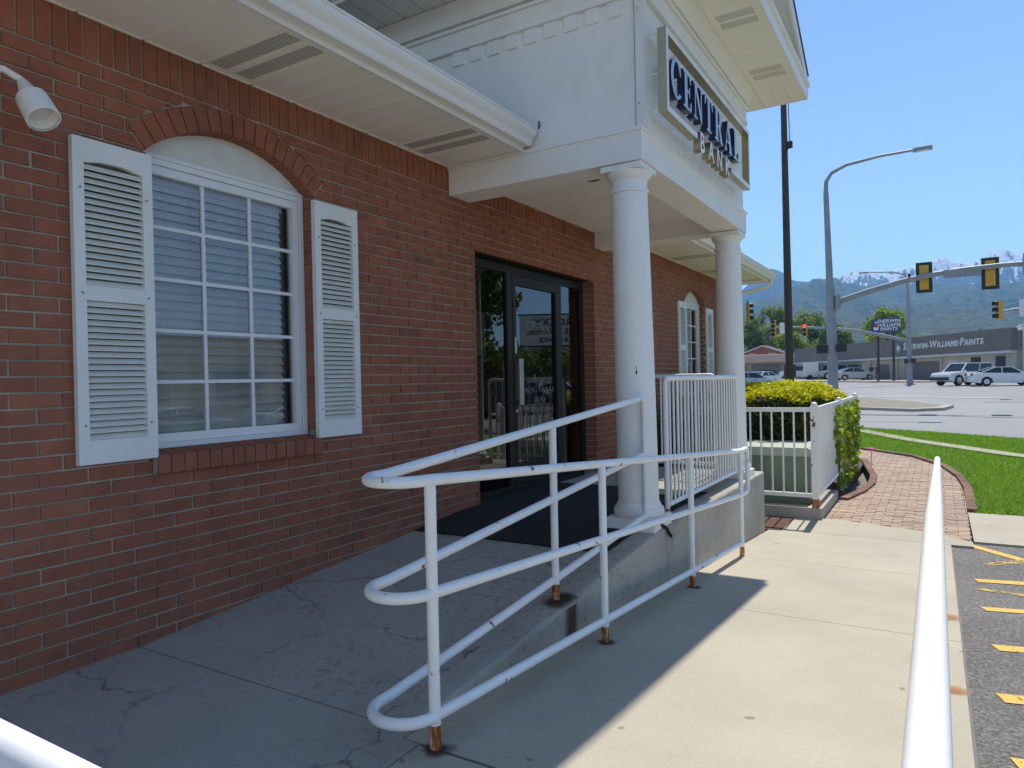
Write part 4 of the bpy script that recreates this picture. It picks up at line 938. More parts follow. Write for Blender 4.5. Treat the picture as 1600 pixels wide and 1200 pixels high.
# ------------------------------------------------------------------ brick path and its edging
pb = MB(); PATH = [(2.06, 8.62), (3.02, 8.37), (3.44, 8.04), (3.46, 10.0), (3.47, 11.3), (3.42, 12.8), (3.22, 14.2), (2.75, 15.6), (1.75, 16.8), (1.2, 17.2), (1.3, 15.6), (2.0, 14.6), (2.22, 13.0), (2.34, 11.6), (2.12, 10.1), (2.06, 10.06)]
pb.add([(x, y, -.458) for x, y in PATH], [tuple(range(len(PATH)))]); pth = pb.build('brick_path', 'mortar'); pth['kind'] = 'structure'
def inside(x, y, poly):
    r = False; n = len(poly)
    for i in range(n):
        (x0, y0), (x1, y1) = poly[i], poly[(i+1) % n]
        if (y0 > y) != (y1 > y) and x < (x1-x0)*(y-y0)/(y1-y0)+x0: r = not r
    return r
pm = [MB().box(-.0975, .0975, -.048, .048, -.05, h).mesh('paver', 'paver') for h in (0, .0015, .003, -.001)]
pav = []
YL = [8.6, 10.06, 10.1, 11.6, 13.0, 14.6, 15.6, 17.2]; XL_ = [2.06, 2.06, 2.12, 2.34, 2.22, 2.0, 1.3, 1.2]
YR = [8.0, 10.0, 11.3, 12.8, 14.2, 15.6, 16.8, 17.2]; XR_ = [3.452, 3.452, 3.47, 3.40, 3.20, 2.73, 1.75, 1.2]
for j in range(90):
    y = 8.06+j*.1015; ym_ = y+.0
    for i in range(14):
        x = 1.0+i*.203+(.1 if j % 2 else 0)+(j % 7)*.002
        low = np.interp(x, [2.06, 3.02, 3.44], [8.62, 8.37, 8.04])
        if y < low+.02 or y > 17.0: continue
        x0, x1 = max(x-.0975, np.interp(y, YL, XL_)+.004), min(x+.0975, np.interp(y, YR, XR_)-.004)
        if x1-x0 > .035: pav.append((x0, x1, y))
pav.sort(key=lambda p: p[2]); rest = MB(); PM = {}
for k, (x0, x1, y) in enumerate(pav):
    z = -.447+random.uniform(-.002, .002); w = round(x1-x0, 2)
    if k < 300:
        if w > .185: me = random.choice(pm)
        else: me = PM.setdefault(w, MB().box(-w/2, w/2, -.048, .048, -.05, .001).mesh('paver', 'paver'))
        link('paver', me, pth, loc=((x0+x1)/2, y, z), rz=random.uniform(-.012, .012))
    else: rest.box(x0, x1, y-.048, y+.048, z-.04, z+random.uniform(0, .002))
o = rest.build('far_pavers', 'paver', pth); o['kind'] = 'stuff'
em = MB().box(-.05, .05, -.096, .096, -.05, .028).mesh('edging_brick', 'edge_brick')
def edging(pts):
    P = [Vector((*p, 0)) for p in pts]; acc = 0
    for a, c in zip(P, P[1:]):
        L = (c-a).length; d = (c-a)/L; n = max(1, round(L/.205))
        for i in range(n):
            q = a+d*L*(i+.5)/n; link('edging_brick', em, pth, loc=(q.x, q.y, -.44), rz=math.atan2(d.y, d.x)-math.pi/2)
edging([(3.505, 9.75), (3.515, 10.6), (3.52, 11.6), (3.45, 12.9), (3.24, 14.3), (2.76, 15.7), (1.76, 16.9)])
edging([(2.12, 10.0), (2.27, 10.8), (2.33, 11.6), (2.30, 12.4), (2.2, 13.1), (1.98, 14.7)])
ap = MB(); ap.box(3.462, 9.0, 8.06, 9.70, -.60, -.448); o = ap.build('apron', 'walk'); o['kind'] = 'structure'
# lawn (sheet + blades), strip kerb through it
def lawn_sheet(poly, name):
    b = MB(); b.add([(x, y, -.47 if y < 13 else -.47-.006*(y-13)) for x, y in poly], [tuple(range(len(poly)))]); o = b.build(name, 'turf'); o['kind'] = 'structure'; return o
LAWN = [(3.56, 9.71), (9, 9.71), (9, 12.4), (6, 14.5), (4.33, 16.5), (2.6, 19.5), (1.2, 22.8), (-1.5, 24), (-1.5, 18.0), (1.7, 17.0), (2.8, 15.7), (3.3, 14.3), (3.5, 12.9), (3.58, 11.6)]
LAWN2 = [(9, 12.4), (30, 9), (30, 12.6), (12, 16.8), (5.0, 20.7), (3.0, 22.6), (1.0, 24.0), (-20, 25.5), (-20, 23), (1.2, 22.9), (2.6, 19.6), (4.33, 16.6), (6, 14.6)]
lawn_sheet(LAWN+[], 'lawn'); lawn_sheet(LAWN2, 'verge')
sp_ = MB(); ctr = [(9, 12.4), (6, 14.5), (4.33, 14.0+2.5), (2.6, 19.5), (1.2, 22.8), (-1.5, 23.6)]
def lz(y): return -.47 if y < 13 else -.47-.006*(y-13)
for (a, c) in zip(ctr, ctr[1:]):
    d = (Vector((*c, 0))-Vector((*a, 0))).normalized(); nrm = Vector((-d.y, d.x, 0))*.21
    sp_.add([(a[0]-nrm.x, a[1]-nrm.y, lz(a[1])+.075), (a[0]+nrm.x, a[1]+nrm.y, lz(a[1])+.075), (c[0]+nrm.x, c[1]+nrm.y, lz(c[1])+.075), (c[0]-nrm.x, c[1]-nrm.y, lz(c[1])+.075)], [(0, 1, 2, 3)])
o = sp_.build('kerb_strip', 'walk'); o['kind'] = 'structure'
def blades(poly, n, name, label):
    xs_ = [p[0] for p in poly if -3 < p[0] < 7]; xa, xc = min(xs_), 6.5; ya, yb = min(p[1] for p in poly), max(p[1] for p in poly)
    P = []
    while len(P) < n:
        x = random.uniform(xa, xc); y = random.uniform(ya, yb)
        if random.random() < (10.5/max(y, 10.5))**1.5 and inside(x, y, poly): P.append((x, y, lz(y)))
    P = np.array(P); a = RNG.random(n)*6.283; h = (.045+.045*RNG.random(n))*(1+.02*(P[:, 1]-10)); w = (.006+.004*RNG.random(n))*(1+.08*(P[:, 1]-10))
    dx = np.stack([np.cos(a)*w, np.sin(a)*w, 0*a], 1); ln = RNG.normal(0, .07, (n, 2)); tip = P+np.concatenate([ln, h[:, None]], 1)
    V = np.stack([P-dx, P+dx, tip], 1).reshape(-1, 3); me = bpy.data.meshes.new(name); me.vertices.add(3*n); me.vertices.foreach_set('co', V.ravel()); me.loops.add(3*n); me.loops.foreach_set('vertex_index', np.arange(3*n)); me.polygons.add(n); me.polygons.foreach_set('loop_start', np.arange(0, 3*n, 3)); me.update(calc_edges=True); me.materials.append(MAT['grass'])
    tag(link(name, me), label, 'grass', kind='stuff')
blades(LAWN, 90000, 'lawn_grass', 'short bright green lawn grass beside the brick path'); blades(LAWN2, 50000, 'verge_grass', 'green grass verge between the kerb strip and the street')
# yellow markings on the lot: each stripe is its own painted marking
def lotz(y): return -.1 if y < 1.8 else (-.1-.074*(y-1.8) if y < 6.6 else -.4552-.00883*(y-6.6))
def stripe(p, q, w, mat='yellow'):
    a, c = Vector((*p, 0)), Vector((*q, 0)); d = (c-a).normalized(); nn = Vector((-d.y, d.x, 0))*w/2; b = MB(); m = 10; vs = []
    for i in range(m+1):
        k = a+(c-a)*i/m; j = random.uniform(-.008, .008)
        for s in (-1, 1): e = k+nn*s*(1+j*6); vs.append((e.x, e.y, lotz(e.y)+.004))
    b.add(vs, [(2*i, 2*i+1, 2*i+3, 2*i+2) for i in range(m)]); o = b.build('painted_stripe', mat); o['kind'] = 'structure'
for p, q in (((3.42, 6.58), (8, 7.6)), ((3.42, 5.55), (8, 6.9)), ((3.43, 4.58), (8, 6.0)), ((3.40, 3.72), (8, 5.0)), ((3.40, 3.0), (8, 4.2)), ((3.40, 2.3), (8, 3.5))): stripe(p, q, .11)
stripe((3.40, 7.98), (4.3, 6.9), .10); stripe((3.42, 6.24), (4.6, 6.0), .09, 'yellowworn'); stripe((3.52, 7.2), (4.4, 8.0), .10, 'yellowworn')


# ------------------------------------------------------------------ background builders
def tube_pole(name, pts, r, mat, parent, n=12): return MB().tube(pts, r, n).build(name, mat, parent)
def signal(x, y, z, rz, label, back=False, lit=None, plate=True, n=3, group='traffic signal heads'):
    o = empty('traffic_signal', (x, y, z), rz); tag(o, label, 'traffic light', group); h = .34*n
    MB().box(-.17, .17, -.10, .10, -h/2, h/2).build('housing', 'signal', o, local=True)
    if plate: MB().box(-.30, .30, -.012, .012, -h/2-.13, h/2+.13).build('backplate', 'black', o, local=True)
    for i in range(n):
        zc = h/2-.17-.34*i; m = 'redlit' if lit == i else 'black'
        vs = []; k = 12
        for yy_ in (-.101, -.30):
            for j in range(k+1): a = R(-30+240*j/k); vs.append((.145*math.cos(a), yy_, zc+.145*math.sin(a)))
        v = MB().add(vs, [(j, j+1, k+2+j, k+1+j) for j in range(k)], True).build('visor', 'signal' if back else 'black', o, local=True)
        MB().lathe([(.14, -.102), (.14, -.112)], (0, 0, zc), 16, 1).build('lens', m, o, local=True)
    return o
def wheel(parent, x, y, r=.33, w=.22):
    t = MB().lathe([(r*.62, y-w/2), (r*.92, y-w/2), (r, y-w/2+.04), (r, y+w/2-.04), (r*.92, y+w/2), (r*.62, y+w/2)], (x, 0, r), 22, 1).build('wheel', 'rubber', parent, local=True)
    sgn = 1 if y > 0 else -1; yo = y+sgn*(w/2+.002)
    rim = MB()
    rim.lathe([(r*.60, min(yo, yo-sgn*.03)), (r*.60, max(yo, yo-sgn*.03))], (x, 0, r), 20, 1); rim.build('rim', 'steel', t, local=True)
    return t
def car(name, x, y, rz, label, paint='cw', kind='sedan', group='cars on the far side of the street', z=None):
    z = zg(y) if z is None else z; o = empty(name, (x, y, z), rz); tag(o, label, 'car', group)
    if kind == 'sedan': L, W_, belt, roof, wr, wb = 4.75, .90, .95, 1.43, .33, (1.42, -1.38); hood = [(2.30, .70), (2.15, .80), (1.05, .96)]; tail = [(-1.75, 1.04), (-2.25, 1.00), (-2.36, .80)]; gh = [(1.10, .95), (.28, roof), (-.75, roof), (-1.72, 1.03)]; clr = .22
    elif kind == 'suv': L, W_, belt, roof, wr, wb = 4.8, .93, 1.12, 1.80, .42, (1.42, -1.36); hood = [(2.32, .88), (2.18, 1.04), (1.10, 1.14)]; tail = [(-2.25, 1.14), (-2.36, 1.05), (-2.38, .8)]; gh = [(1.10, 1.13), (.45, roof), (-2.02, roof-.02), (-2.22, 1.14)]; clr = .34
    else: L, W_, belt, roof, wr, wb = 5.4, .96, 1.12, 1.82, .38, (1.65, -1.55); hood = [(2.62, .88), (2.50, 1.06), (1.35, 1.14)]; tail = [(-.55, 1.14), (-.56, 1.13), (-2.62, 1.13), (-2.68, .8)]; gh = [(1.35, 1.13), (.70, roof), (-.30, roof), (-.50, 1.13)]; clr = .36
    fx = hood[0][0]+.06; bx = tail[-1][0]-.03
    def archp(cx, up): return [(cx+(wr+.07)*math.cos(R(a)), wr+(wr+.07)*math.sin(R(a))) for a in range(180, -1, -20)] if up else None
    bot = [(bx, clr+.10)] + [(wb[1]-wr-.10, clr)] + archp(wb[1], 1) + [(wb[1]+wr+.10, clr)] + [(wb[0]-wr-.10, clr)] + archp(wb[0], 1) + [(wb[0]+wr+.10, clr), (fx-.05, clr+.08), (fx, clr+.30)]
    poly = bot + hood + ([] if kind == 'truck' else []) + tail
    cx, cz = 0, .7
    def shrink(p): return (p[0]*.985, cz+(p[1]-cz)*.93 if p[1] > cz else p[1])
    n = len(poly); rings = [(-W_, True), (-W_+.09, False), (W_-.09, False), (W_, True)]; vs = []
    for yy_, sh_ in rings: vs += [((shrink(p) if sh_ else p)[0], yy_, (shrink(p) if sh_ else p)[1]) for p in poly]
    fs = [(i+j*n, (i+1) % n+j*n, (i+1) % n+(j+1)*n, i+(j+1)*n) for j in range(3) for i in range(n)] + [tuple(range(n)), tuple(range(3*n, 4*n))[::-1]]
    bo = MB().add(vs, fs).build('body', paint, o, local=True)
    wt = W_-.20; g2 = [(px_, pz) for px_, pz in gh]
    vs = [(px_, s*(W_-.07 if pz < belt+.12 else wt), pz) for s in (-1, 1) for px_, pz in g2]
    MB().add(vs, [(0, 1, 2, 3), (7, 6, 5, 4), (0, 4, 5, 1), (2, 6, 7, 3), (1, 5, 6, 2), (0, 3, 7, 4)]).build('window_glass', 'carglass', o, local=True)
    r0, r1 = gh[1], gh[2]
    MB().add([(r0[0]+.06, s*(wt+.015), r0[1]-.025) for s in (-1, 1)]+[(r0[0]-.12, s*wt*.97, r0[1]+.022) for s in (-1, 1)]+[(r1[0]+.12, s*wt*.97, r1[1]+.022) for s in (-1, 1)]+[(r1[0]-.06, s*(wt+.015), r1[1]-.02) for s in (-1, 1)], [(0, 1, 3, 2), (2, 3, 5, 4), (4, 5, 7, 6), (0, 2, 4, 6), (1, 7, 5, 3)]).build('roof_panel', paint, o, local=True)
    for s in (-1, 1):
        for (a, c) in ((gh[0], gh[1]), (gh[3], gh[2]), (((gh[0][0]+gh[3][0])/2-.05, belt), ((r0[0]+r1[0])/2-.1, roof))):
            MB().bar((a[0], s*(W_-.06), a[1]), (c[0], s*(wt+.01), c[1]), .05, .09, (0, 1, 0)).build('pillar', paint, o, local=True)
        MB().box(gh[0][0]-.30, gh[0][0]-.12, s*(W_+.02)-.08, s*(W_+.02)+.08, belt-.02, belt+.12).build('mirror', paint, o, local=True)
        MB().box(fx-.25, fx-.02, s*(W_-.23)-.17, s*(W_-.23)+.17, hood[0][1]-.16, hood[0][1]-.02).build('headlight', 'lens', o, local=True)
        MB().box(bx+.0, bx+.10, s*(W_-.19)-.14, s*(W_-.19)+.14, .80, .98).build('tail_light', 'red', o, local=True)
        for wx in wb: wheel(o, wx, s*(W_-.12), wr)
    MB().box(fx-.12, fx+.01, -.55, .55, clr+.14, clr+.34).build('grille', 'black', o, local=True)
    if label.startswith('white lifted'): MB().box(fx-.25, fx+.12, -.86, .86, clr+.10, clr+.36).build('bumper', 'black', o, local=True); MB().box(bx-.012, bx+.02, -.26, .26, .62, .76).build('number_plate', 'signwhite', o, local=True)
    return o
def tree(name, x, y, z0, h, cr, label, mat='leaf_tree', n=5000, ls=.16, group='trees across the street', base=.3):
    o = empty(name, (x, y, z0)); tag(o, label, 'tree', group); tr = MB(); r0 = h*.02+.05
    tr.tube([(x, y, z0-.1), (x+.02*h*.2, y, z0+h*.3), (x-.01*h, y+.01*h, z0+h*.6), (x, y, z0+h*.88)], [r0, r0*.75, r0*.45, r0*.12], 8)
    cl = []
    for i in range(34):
        a = random.uniform(0, 6.283); t = random.uniform(base, 1.0); rr = cr*math.sin(min(1, (1.02-t)/(1-base)*1.15+.12)*math.pi*.56)*random.uniform(.45, 1.0)
        c = Vector((x+rr*math.cos(a), y+rr*math.sin(a), z0+h*t-h*.04)); cl.append((c, cr*random.uniform(.20, .38)))
        if i % 2 == 0: tr.tube([(x, y, z0+h*max(.25, t-.25)), ((x+c.x)/2, (y+c.y)/2, c.z-h*.06), tuple(c)], [r0*.35, r0*.22, r0*.06], 5)
    tr.build('trunk', 'bark', o)
    def smp():
        c, r = random.choice(cl); d = Vector((random.gauss(0, 1), random.gauss(0, 1), random.gauss(0, .8))).normalized()*r*random.random()**.4; return tuple(c+d)
    leaves('crown', n, smp, ls, mat, o); return o

# ------------------------------------------------------------------ street furniture
st1 = empty('signal_mast', (-.85, 34, zg(34))); tag(st1, 'grey steel traffic signal mast with long arm and street lamp behind the hedge', 'signal mast')
z34 = zg(34)
tube_pole('pole', [(-.80, 34, z34-.1), (-.81, 34, 2.5), (-.83, 34, 4.6), (-.86, 34, 5.4), (-.90, 34, 7.5), (-.94, 34, 9.3)], [.23, .215, .20, .15, .125, .11], 'galv', st1, 16)
tube_pole('lamp_arm', [(-.94, 34, 9.2), (-.92, 34, 9.75), (-.70, 34, 10.1), (-.1, 34, 10.35), (1.2, 34, 10.5), (2.5, 34, 10.52)], [.10, .085, .075, .065, .055, .05], 'galv', st1, 10)
lh = MB().box(2.45, 3.15, 33.85, 34.15, 10.45, 10.57).build('lamp_head', 'galv', st1); MB().box(2.6, 3.05, 33.9, 34.1, 10.43, 10.449).build('lens', 'lens', lh)
tube_pole('mast_arm', [(-.6, 34, 4.36), (.6, 34, 4.72), (1.9, 34, 5.04), (2.9, 34, 5.22), (4.2, 34, 5.34), (5.4, 34, 5.38), (7.5, 34, 5.36), (10.5, 34, 5.34)], [.135, .13, .12, .115, .105, .10, .085, .06], 'galv', st1, 12)
MB().box(-.62, -.42, 33.8, 34.2, 4.06, 4.66).build('arm_bracket', 'galv', st1)
MB().box(-1.42, -1.04, 33.75, 34.15, 2.12, 2.50).build('crossing_signal', 'black', st1); MB().box(-.56, -.20, 33.75, 34.15, 2.16, 2.52).build('crossing_signal', 'black', st1)
MB().tube([(.62+1.6, 34, 5.1), (.62+1.6, 34, 5.36)], .05, 8).build('camera_stub', 'black', st1)
signal(2.76, 34.24, 5.17, math.pi, 'yellow signal seen from behind, left of the two on the near mast arm', True)
signal(5.06, 34.24, 5.12, math.pi, 'yellow signal seen from behind, right of the two on the near mast arm', True)
tag(MB().box(3.45, 4.75, 33.78, 33.81, 5.02, 5.36).build('street_sign', 'galv'), 'blank back of a street name sign under the near mast arm', 'sign')
tag(MB().box(6.10, 6.9, 33.78, 33.81, 4.9, 5.75).build('lane_sign', 'galv'), 'blank back of a grey sign on the mast arm at the right edge', 'sign')
st2 = empty('signal_mast', (1.05, 72, zg(72))); tag(st2, 'far grey signal mast with street lamp before the paint store', 'signal mast')
z72 = zg(72)
tube_pole('pole', [(1.05, 72, z72-.1), (1.03, 72, 4), (1.02, 72, 7), (1.0, 72, 9.7)], [.24, .19, .15, .10], 'galv', st2, 14)
tube_pole('lamp_arm', [(1.0, 72, 9.6), (.7, 72, 10.0), (-.2, 72, 10.3), (-2.2, 72, 10.45)], [.09, .075, .06, .05], 'galv', st2, 8); MB().box(-2.9, -2.1, 71.85, 72.15, 10.38, 10.5).build('lamp_head', 'galv', st2)
tube_pole('mast_arm', [(.95, 72, 4.0), (-.9, 69.5, 4.5), (-3.2, 66.2, 4.95), (-5.5, 63, 5.1), (-8.6, 59, 5.12)], [.16, .14, .12, .10, .07], 'galv', st2, 10)
MB().box(.62, .88, 71.5, 71.9, 2.0, 2.36).build('crossing_signal', 'black', st2); MB().box(1.2, 1.55, 71.5, 71.9, 2.05, 2.4).build('crossing_signal', 'black', st2)
MB().lathe([(.42, z72-.05), (.42, z72+.05), (.30, z72+.12), (.26, z72+.35)], (1.05, 72, 0), 14).build('pole_base', 'galv', st2)
signal(-8.1, 59.45, 4.98, -.12, 'yellow signal facing us, leftmost on the far mast arm', plate=False, n=4)
signal(-6.12, 61.9, 4.85, -.1, 'yellow signal with its red light lit on the far mast arm', lit=0, plate=False)
tag(MB().box(-7.75, -7.12, 60.0, 60.03, 4.55, 5.45).build('lane_sign', 'signwhite'), 'white lane control sign between the two signals on the far arm', 'sign')
sn = tag(MB().box(-5.55, -4.25, 62.9, 62.94, 4.86, 5.20).build('street_sign', 'signgreen'), 'green street name sign reading STATE ST on the far mast arm', 'sign')
link('lettering', facing_ny(text_mesh('STATE ST', .27, .004, 'signwhite', bold=.006), -4.9, 62.895, 5.03), sn)
sp1 = empty('signal_pole', (-6.35, 40, zg(40))); tag(sp1, 'slim signal pole mostly hidden behind the far porch column', 'pole')
tube_pole('pole', [(-6.25, 40, zg(40)-.1), (-6.25, 40, 5.4)], .09, 'galv', sp1); tube_pole('bracket', [(-6.25, 40, 4.75), (-5.95, 40, 4.75)], .03, 'galv', sp1, 6)
signal(-5.76, 40, 4.72, R(97), 'yellow signal in profile beside the far porch column')
sp2 = empty('signal_mast', (16, 48, zg(48))); tag(sp2, 'thin mast arm reaching in from the right edge of the view', 'signal mast')
tube_pole('mast_arm', [(16, 48, 5.0), (11, 47.2, 4.9), (8, 46.4, 4.62), (6.2, 46, 4.38)], [.12, .09, .07, .05], 'galv', sp2, 8); tube_pole('pole', [(16, 48, zg(48)-.1), (16, 48, 6)], .16, 'galv', sp2)
signal(6.08, 45.9, 4.45, R(-70), 'yellow signal in profile at the tip of the right-edge mast arm', plate=False)
tag(MB().box(6.95, 7.4, 45.95, 45.98, 4.05, 4.95).build('lane_sign', 'signwhite'), 'small white lane sign beside the right-edge signal', 'sign')
fp = empty('flag_pole', (.81, 14, -.47)); tag(fp, 'tall dark brown pole with a rope behind the golden hedge', 'pole')
tube_pole('pole', [(.81, 14, -.5), (.80, 14, 2), (.785, 14, 6.62)], [.078, .074, .052], 'brownpole', fp, 16); MB().lathe([(.11, 1.16), (.11, 1.4), (.08, 1.42)], (.805, 14, 0), 14).build('collar', 'brownpole', fp)
MB().box(.84, .93, 13.96, 14.04, 5.46, 5.58).build('cleat', 'black', fp); MB().tube([(.885, 14, 5.5), (.87, 14, 6.3), (.84, 14, 6.6)], .008, 5).build('rope', 'black', fp); MB().tube([(.885, 14, 5.48), (.80, 13.92, 5.36), (.755, 13.93, 5.22)], .012, 5).build('rope', 'black', fp)
# ------------------------------------------------------------------ street: island, lines, far kerb
il = MB(); isl = [(.2, 34.0), (2.3, 32.7), (3.4, 33.6), (3.75, 35.6), (2.6, 38.5), (.8, 42), (-.9, 45.5), (-3, 46), (-2.4, 40)]
ni = len(isl); il.add([(x, y, zg(y)+h) for h in (-.1, .10) for x, y in isl], [tuple(range(ni))[::-1], tuple(range(ni, 2*ni))]+[(i, (i+1) % ni, ni+(i+1) % ni, ni+i) for i in range(ni)]); o = il.build('traffic_island', 'curb'); o['kind'] = 'structure'
ii = MB(); ii.add([(1.0+(x-1.0)*.86, 38+(y-38)*.86, zg(38+(y-38)*.86)+.106) for x, y in isl], [tuple(range(len(isl)))]); MAT['gravel'] = plain('gravel', (.25, .22, .17), 1, .2, 8); ii.build('island_fill', 'gravel', o)
def roadline(p, q, w):
    a, c = Vector((*p, 0)), Vector((*q, 0)); d = (c-a).normalized(); nn = Vector((-d.y, d.x, 0))*w/2
    o = MB().add([(e.x, e.y, zg(e.y)+.004+.0005*abs(e.y-20)*.3) for e in (a-nn, a+nn, c+nn, c-nn)], [(0, 1, 2, 3)]).build('painted_line', 'roadwhite'); o['kind'] = 'structure'
for p, q, w in (((-6, 50), (6, 44), .5), ((-8, 56), (20, 52), .2), ((-10, 63), (24, 60), .2), ((4, 30), (20, 26), .2), ((-9, 70), (6, 64), .6)): roadline(p, q, w)
for p, q, w in (((-2, 31), (14, 29), .12), ((5, 40), (18, 41), .2)):
    a, c = Vector((*p, 0)), Vector((*q, 0)); m = 14; b = MB(); vs = []
    for i in range(m+1):
        k = a+(c-a)*i/m; yy_ = k.y+.25*math.sin(i*1.7)
        vs += [(k.x, yy_-w/2, zg(yy_)+.006), (k.x, yy_+w/2, zg(yy_)+.006)]
    o = b.add(vs, [(2*i, 2*i+1, 2*i+3, 2*i+2) for i in range(m)]).build('tar_seam', 'asphalt'); o['kind'] = 'structure'
fk = MB(); fk.add([(60, 77, zg(77)+.12), (8.2, 77.05, zg(77)+.12), (0, 79.05, zg(79)+.12), (-9, 88.05, zg(88)+.12), (-60, 96, zg(96)+.12), (-60, 112, zg(112)+.05), (-12, 100, zg(100)+.1), (-2, 90, zg(90)+.1), (4, 84, zg(84)+.1), (60, 84, zg(84)+.1)], [tuple(range(10))]); o = fk.build('far_pavement', plain('far_paving', (.42, .34, .25), .9, .1, 1)); o['kind'] = 'structure'
fe = MB(); E_ = [(60, 77), (8.2, 77), (0, 79), (-9, 88), (-60, 96)]
fe.add([(x, y-.02, zg(y)+d) for x, y in E_ for d in (-.05, .12)], [(2*i, 2*i+1, 2*i+3, 2*i+2) for i in range(4)]); o = fe.build('far_kerb', 'curb'); o['kind'] = 'structure'
flt = MB(); flt.add([(-70, 97, zg(97)+.06), (-13, 101, zg(101)+.12), (-14, 112, zg(112)+.06), (-70, 125, zg(125)+.06)], [(0, 1, 2, 3)]); o = flt.build('far_lot', 'road'); o['kind'] = 'structure'
# ------------------------------------------------------------------ buildings across the street
sw = empty('paint_store', (9.1, 76, .0), R(124.2)); tag(sw, 'long low tan shop with dark grey fascia and white lettering', 'building')
Lb = 41.5
MB().box(0, Lb, -12, 0, -.2, 4.6).build('wall', 'swtan', sw, local=True); MB().box(-.3, Lb+.3, -12.2, .55, 4.601, 4.75).build('roof', 'swlight', sw, local=True)
fa = MB().box(-.3, Lb+.3, .05, .60, 2.95, 4.95).build('fascia', 'swgrey', sw, local=True)
MB().box(-.2, Lb+.2, .02, .66, 2.72, 2.945).build('canopy_edge', 'swlight', sw, local=True)
def rtext(me, x, y, z): return xform(me, lambda a: np.stack([x-a[:, 0], y+a[:, 2], z+a[:, 1]], 1))
xx = 15.2
for wrd in ('Sherwin', '-', 'Williams', '·', 'Paints'):
    for i, ch in enumerate(wrd):
        big = (i == 0 and ch.isalpha()); size = 1.02 if big else .80
        me = text_mesh(ch.upper(), size, .10, 'signwhite', shear=.15, align='LEFT', bold=.02); v = np.empty(len(me.vertices)*3); me.vertices.foreach_get('co', v); v = v.reshape(-1, 3)
        wdt = v[:, 0].max(); zoff = .0 if not big else .08
        link('letter', rtext(me, xx, .66, 3.92+zoff), fa, local=True); xx -= wdt*.98+.03
ro_ = MB(); ro_.lathe([(.50, .62), (.50, .70)], (16.1, 0, 3.85), 24, 1); emb = ro_.build('round_emblem', 'galv', fa, local=True); MB().lathe([(.24, .701), (.24, .72)], (16.1, 0, 3.90), 18, 1).build('emblem_disc', 'signwhite', emb, local=True)
for a, c, z0, z1, m in ((10.2, 15.5, .1, 2.3, 'swgrey'), (19, 21.5, .1, 2.2, 'swgrey'), (7.6, 8.8, .9, 2.3, 'swlight'), (4.3, 5.6, 2.0, 2.5, 'black'), (1.2, 2.4, 1.4, 2.5, 'black'), (24, 25.5, .1, 2.2, 'swlight'), (27.5, 31, .6, 2.4, 'farglass'), (32, 35, .6, 2.4, 'farglass'), (36, 39, .6, 2.4, 'farglass')): MB().box(a, c, .004, .03, z0, z1).build('door' if z0 < .2 else 'window', m, sw, local=True)
for x in (9.7, 15.9, 17.2, 22.5, 26.5, 31.5, 35.5): MB().box(x, x+.35, .003, .12, 0, 2.7).build('pilaster', 'swtan', sw, local=True)
wb_ = empty('white_building', (12, 80, .1)); tag(wb_, 'tall plain white building at the right edge beyond the paint store', 'building')
MB().box(9.6, 22, 75.2, 95, -.2, 5.0).build('wall', 'farwhite', wb_); MB().box(9.5, 22.1, 75.1, 95.1, 5.001, 5.25).build('roof_edge', 'swlight', wb_); MB().box(9.55, 9.599, 78, 80, .8, 2.2).build('window', 'farglass', wb_)
ga = empty('garage_building', (-18, 112, .6)); tag(ga, 'low brick garage with brown metal roof left of the paint store', 'building')
MB().box(-27, -14.2, 112, 119, .3, 3.2).build('wall', 'garagebrick', ga); rfg = MB().prism([(111.3, 3.15), (119.5, 3.15), (115.4, 4.5), (112.6, 4.35)], 0, -27.6, -13.4).build('roof', 'roofbrown', ga)
for i in range(34): MB().box(-27.5+i*.41, -27.44+i*.41, 111.5, 111.6, 3.26, 3.36).add([(-27.5+i*.41, 111.28, 3.2), (-27.44+i*.41, 111.28, 3.2), (-27.44+i*.41, 112.58, 4.39), (-27.5+i*.41, 112.58, 4.39)], [(0, 1, 2, 3)]).build('roof_seam', 'roofbrown', rfg)
for a, c in ((-24.5, -22.3), (-21.4, -17.2)): MB().box(a, c, 111.95, 111.998, .4, 2.9).build('garage_door', 'swgrey', ga); MB().box(a+.2, c-.2, 111.93, 111.949, 1.5, 2.4).build('door_glass', 'farglass', ga)
MB().box(-16, -15.2, 111.95, 111.998, .9, 2.2).build('window', 'farglass', ga)
ho = empty('brick_house', (-22.5, 127, .7)); tag(ho, 'red brick house gable with two small white windows behind the garage', 'house')
MB().prism([(-25.6, .5), (-19.2, .5), (-19.2, 5.0), (-22.4, 6.15), (-25.6, 5.0)], 1, 125, 134).build('wall', 'housebrick', ho)
for s in (-1, 1): MB().bar((-22.4, 124.75, 6.28), (-22.4+s*3.6, 124.75, 4.98), .3, .18).build('rake_board', 'farwhite', ho); MB().add([(-22.4, 124.6, 6.38), (-22.4+s*3.7, 124.6, 5.06), (-22.4+s*3.7, 134.4, 5.06), (-22.4, 134.4, 6.38)], [(0, 1, 2, 3)]).build('roof', 'roof', ho)
for x in (-24.2, -20.9):
    w_ = MB().box(x-.5, x+.5, 124.93, 124.99, 4.05, 5.0).build('window', 'farwhite', ho); MB().box(x-.38, x-.04, 124.91, 124.929, 4.15, 4.9).build('pane', 'farglass', w_); MB().box(x+.04, x+.38, 124.91, 124.929, 4.15, 4.9).build('pane', 'farglass', w_)
ps = empty('pole_sign', (-1.55, 85, zg(85))); tag(ps, 'blue shop sign with white italic lettering on two dark posts', 'sign')
for x in (-2.27, -.82): tube_pole('post', [(x, 85, zg(85)), (x, 85, 5.6)], .13, 'brownpole', ps, 10)
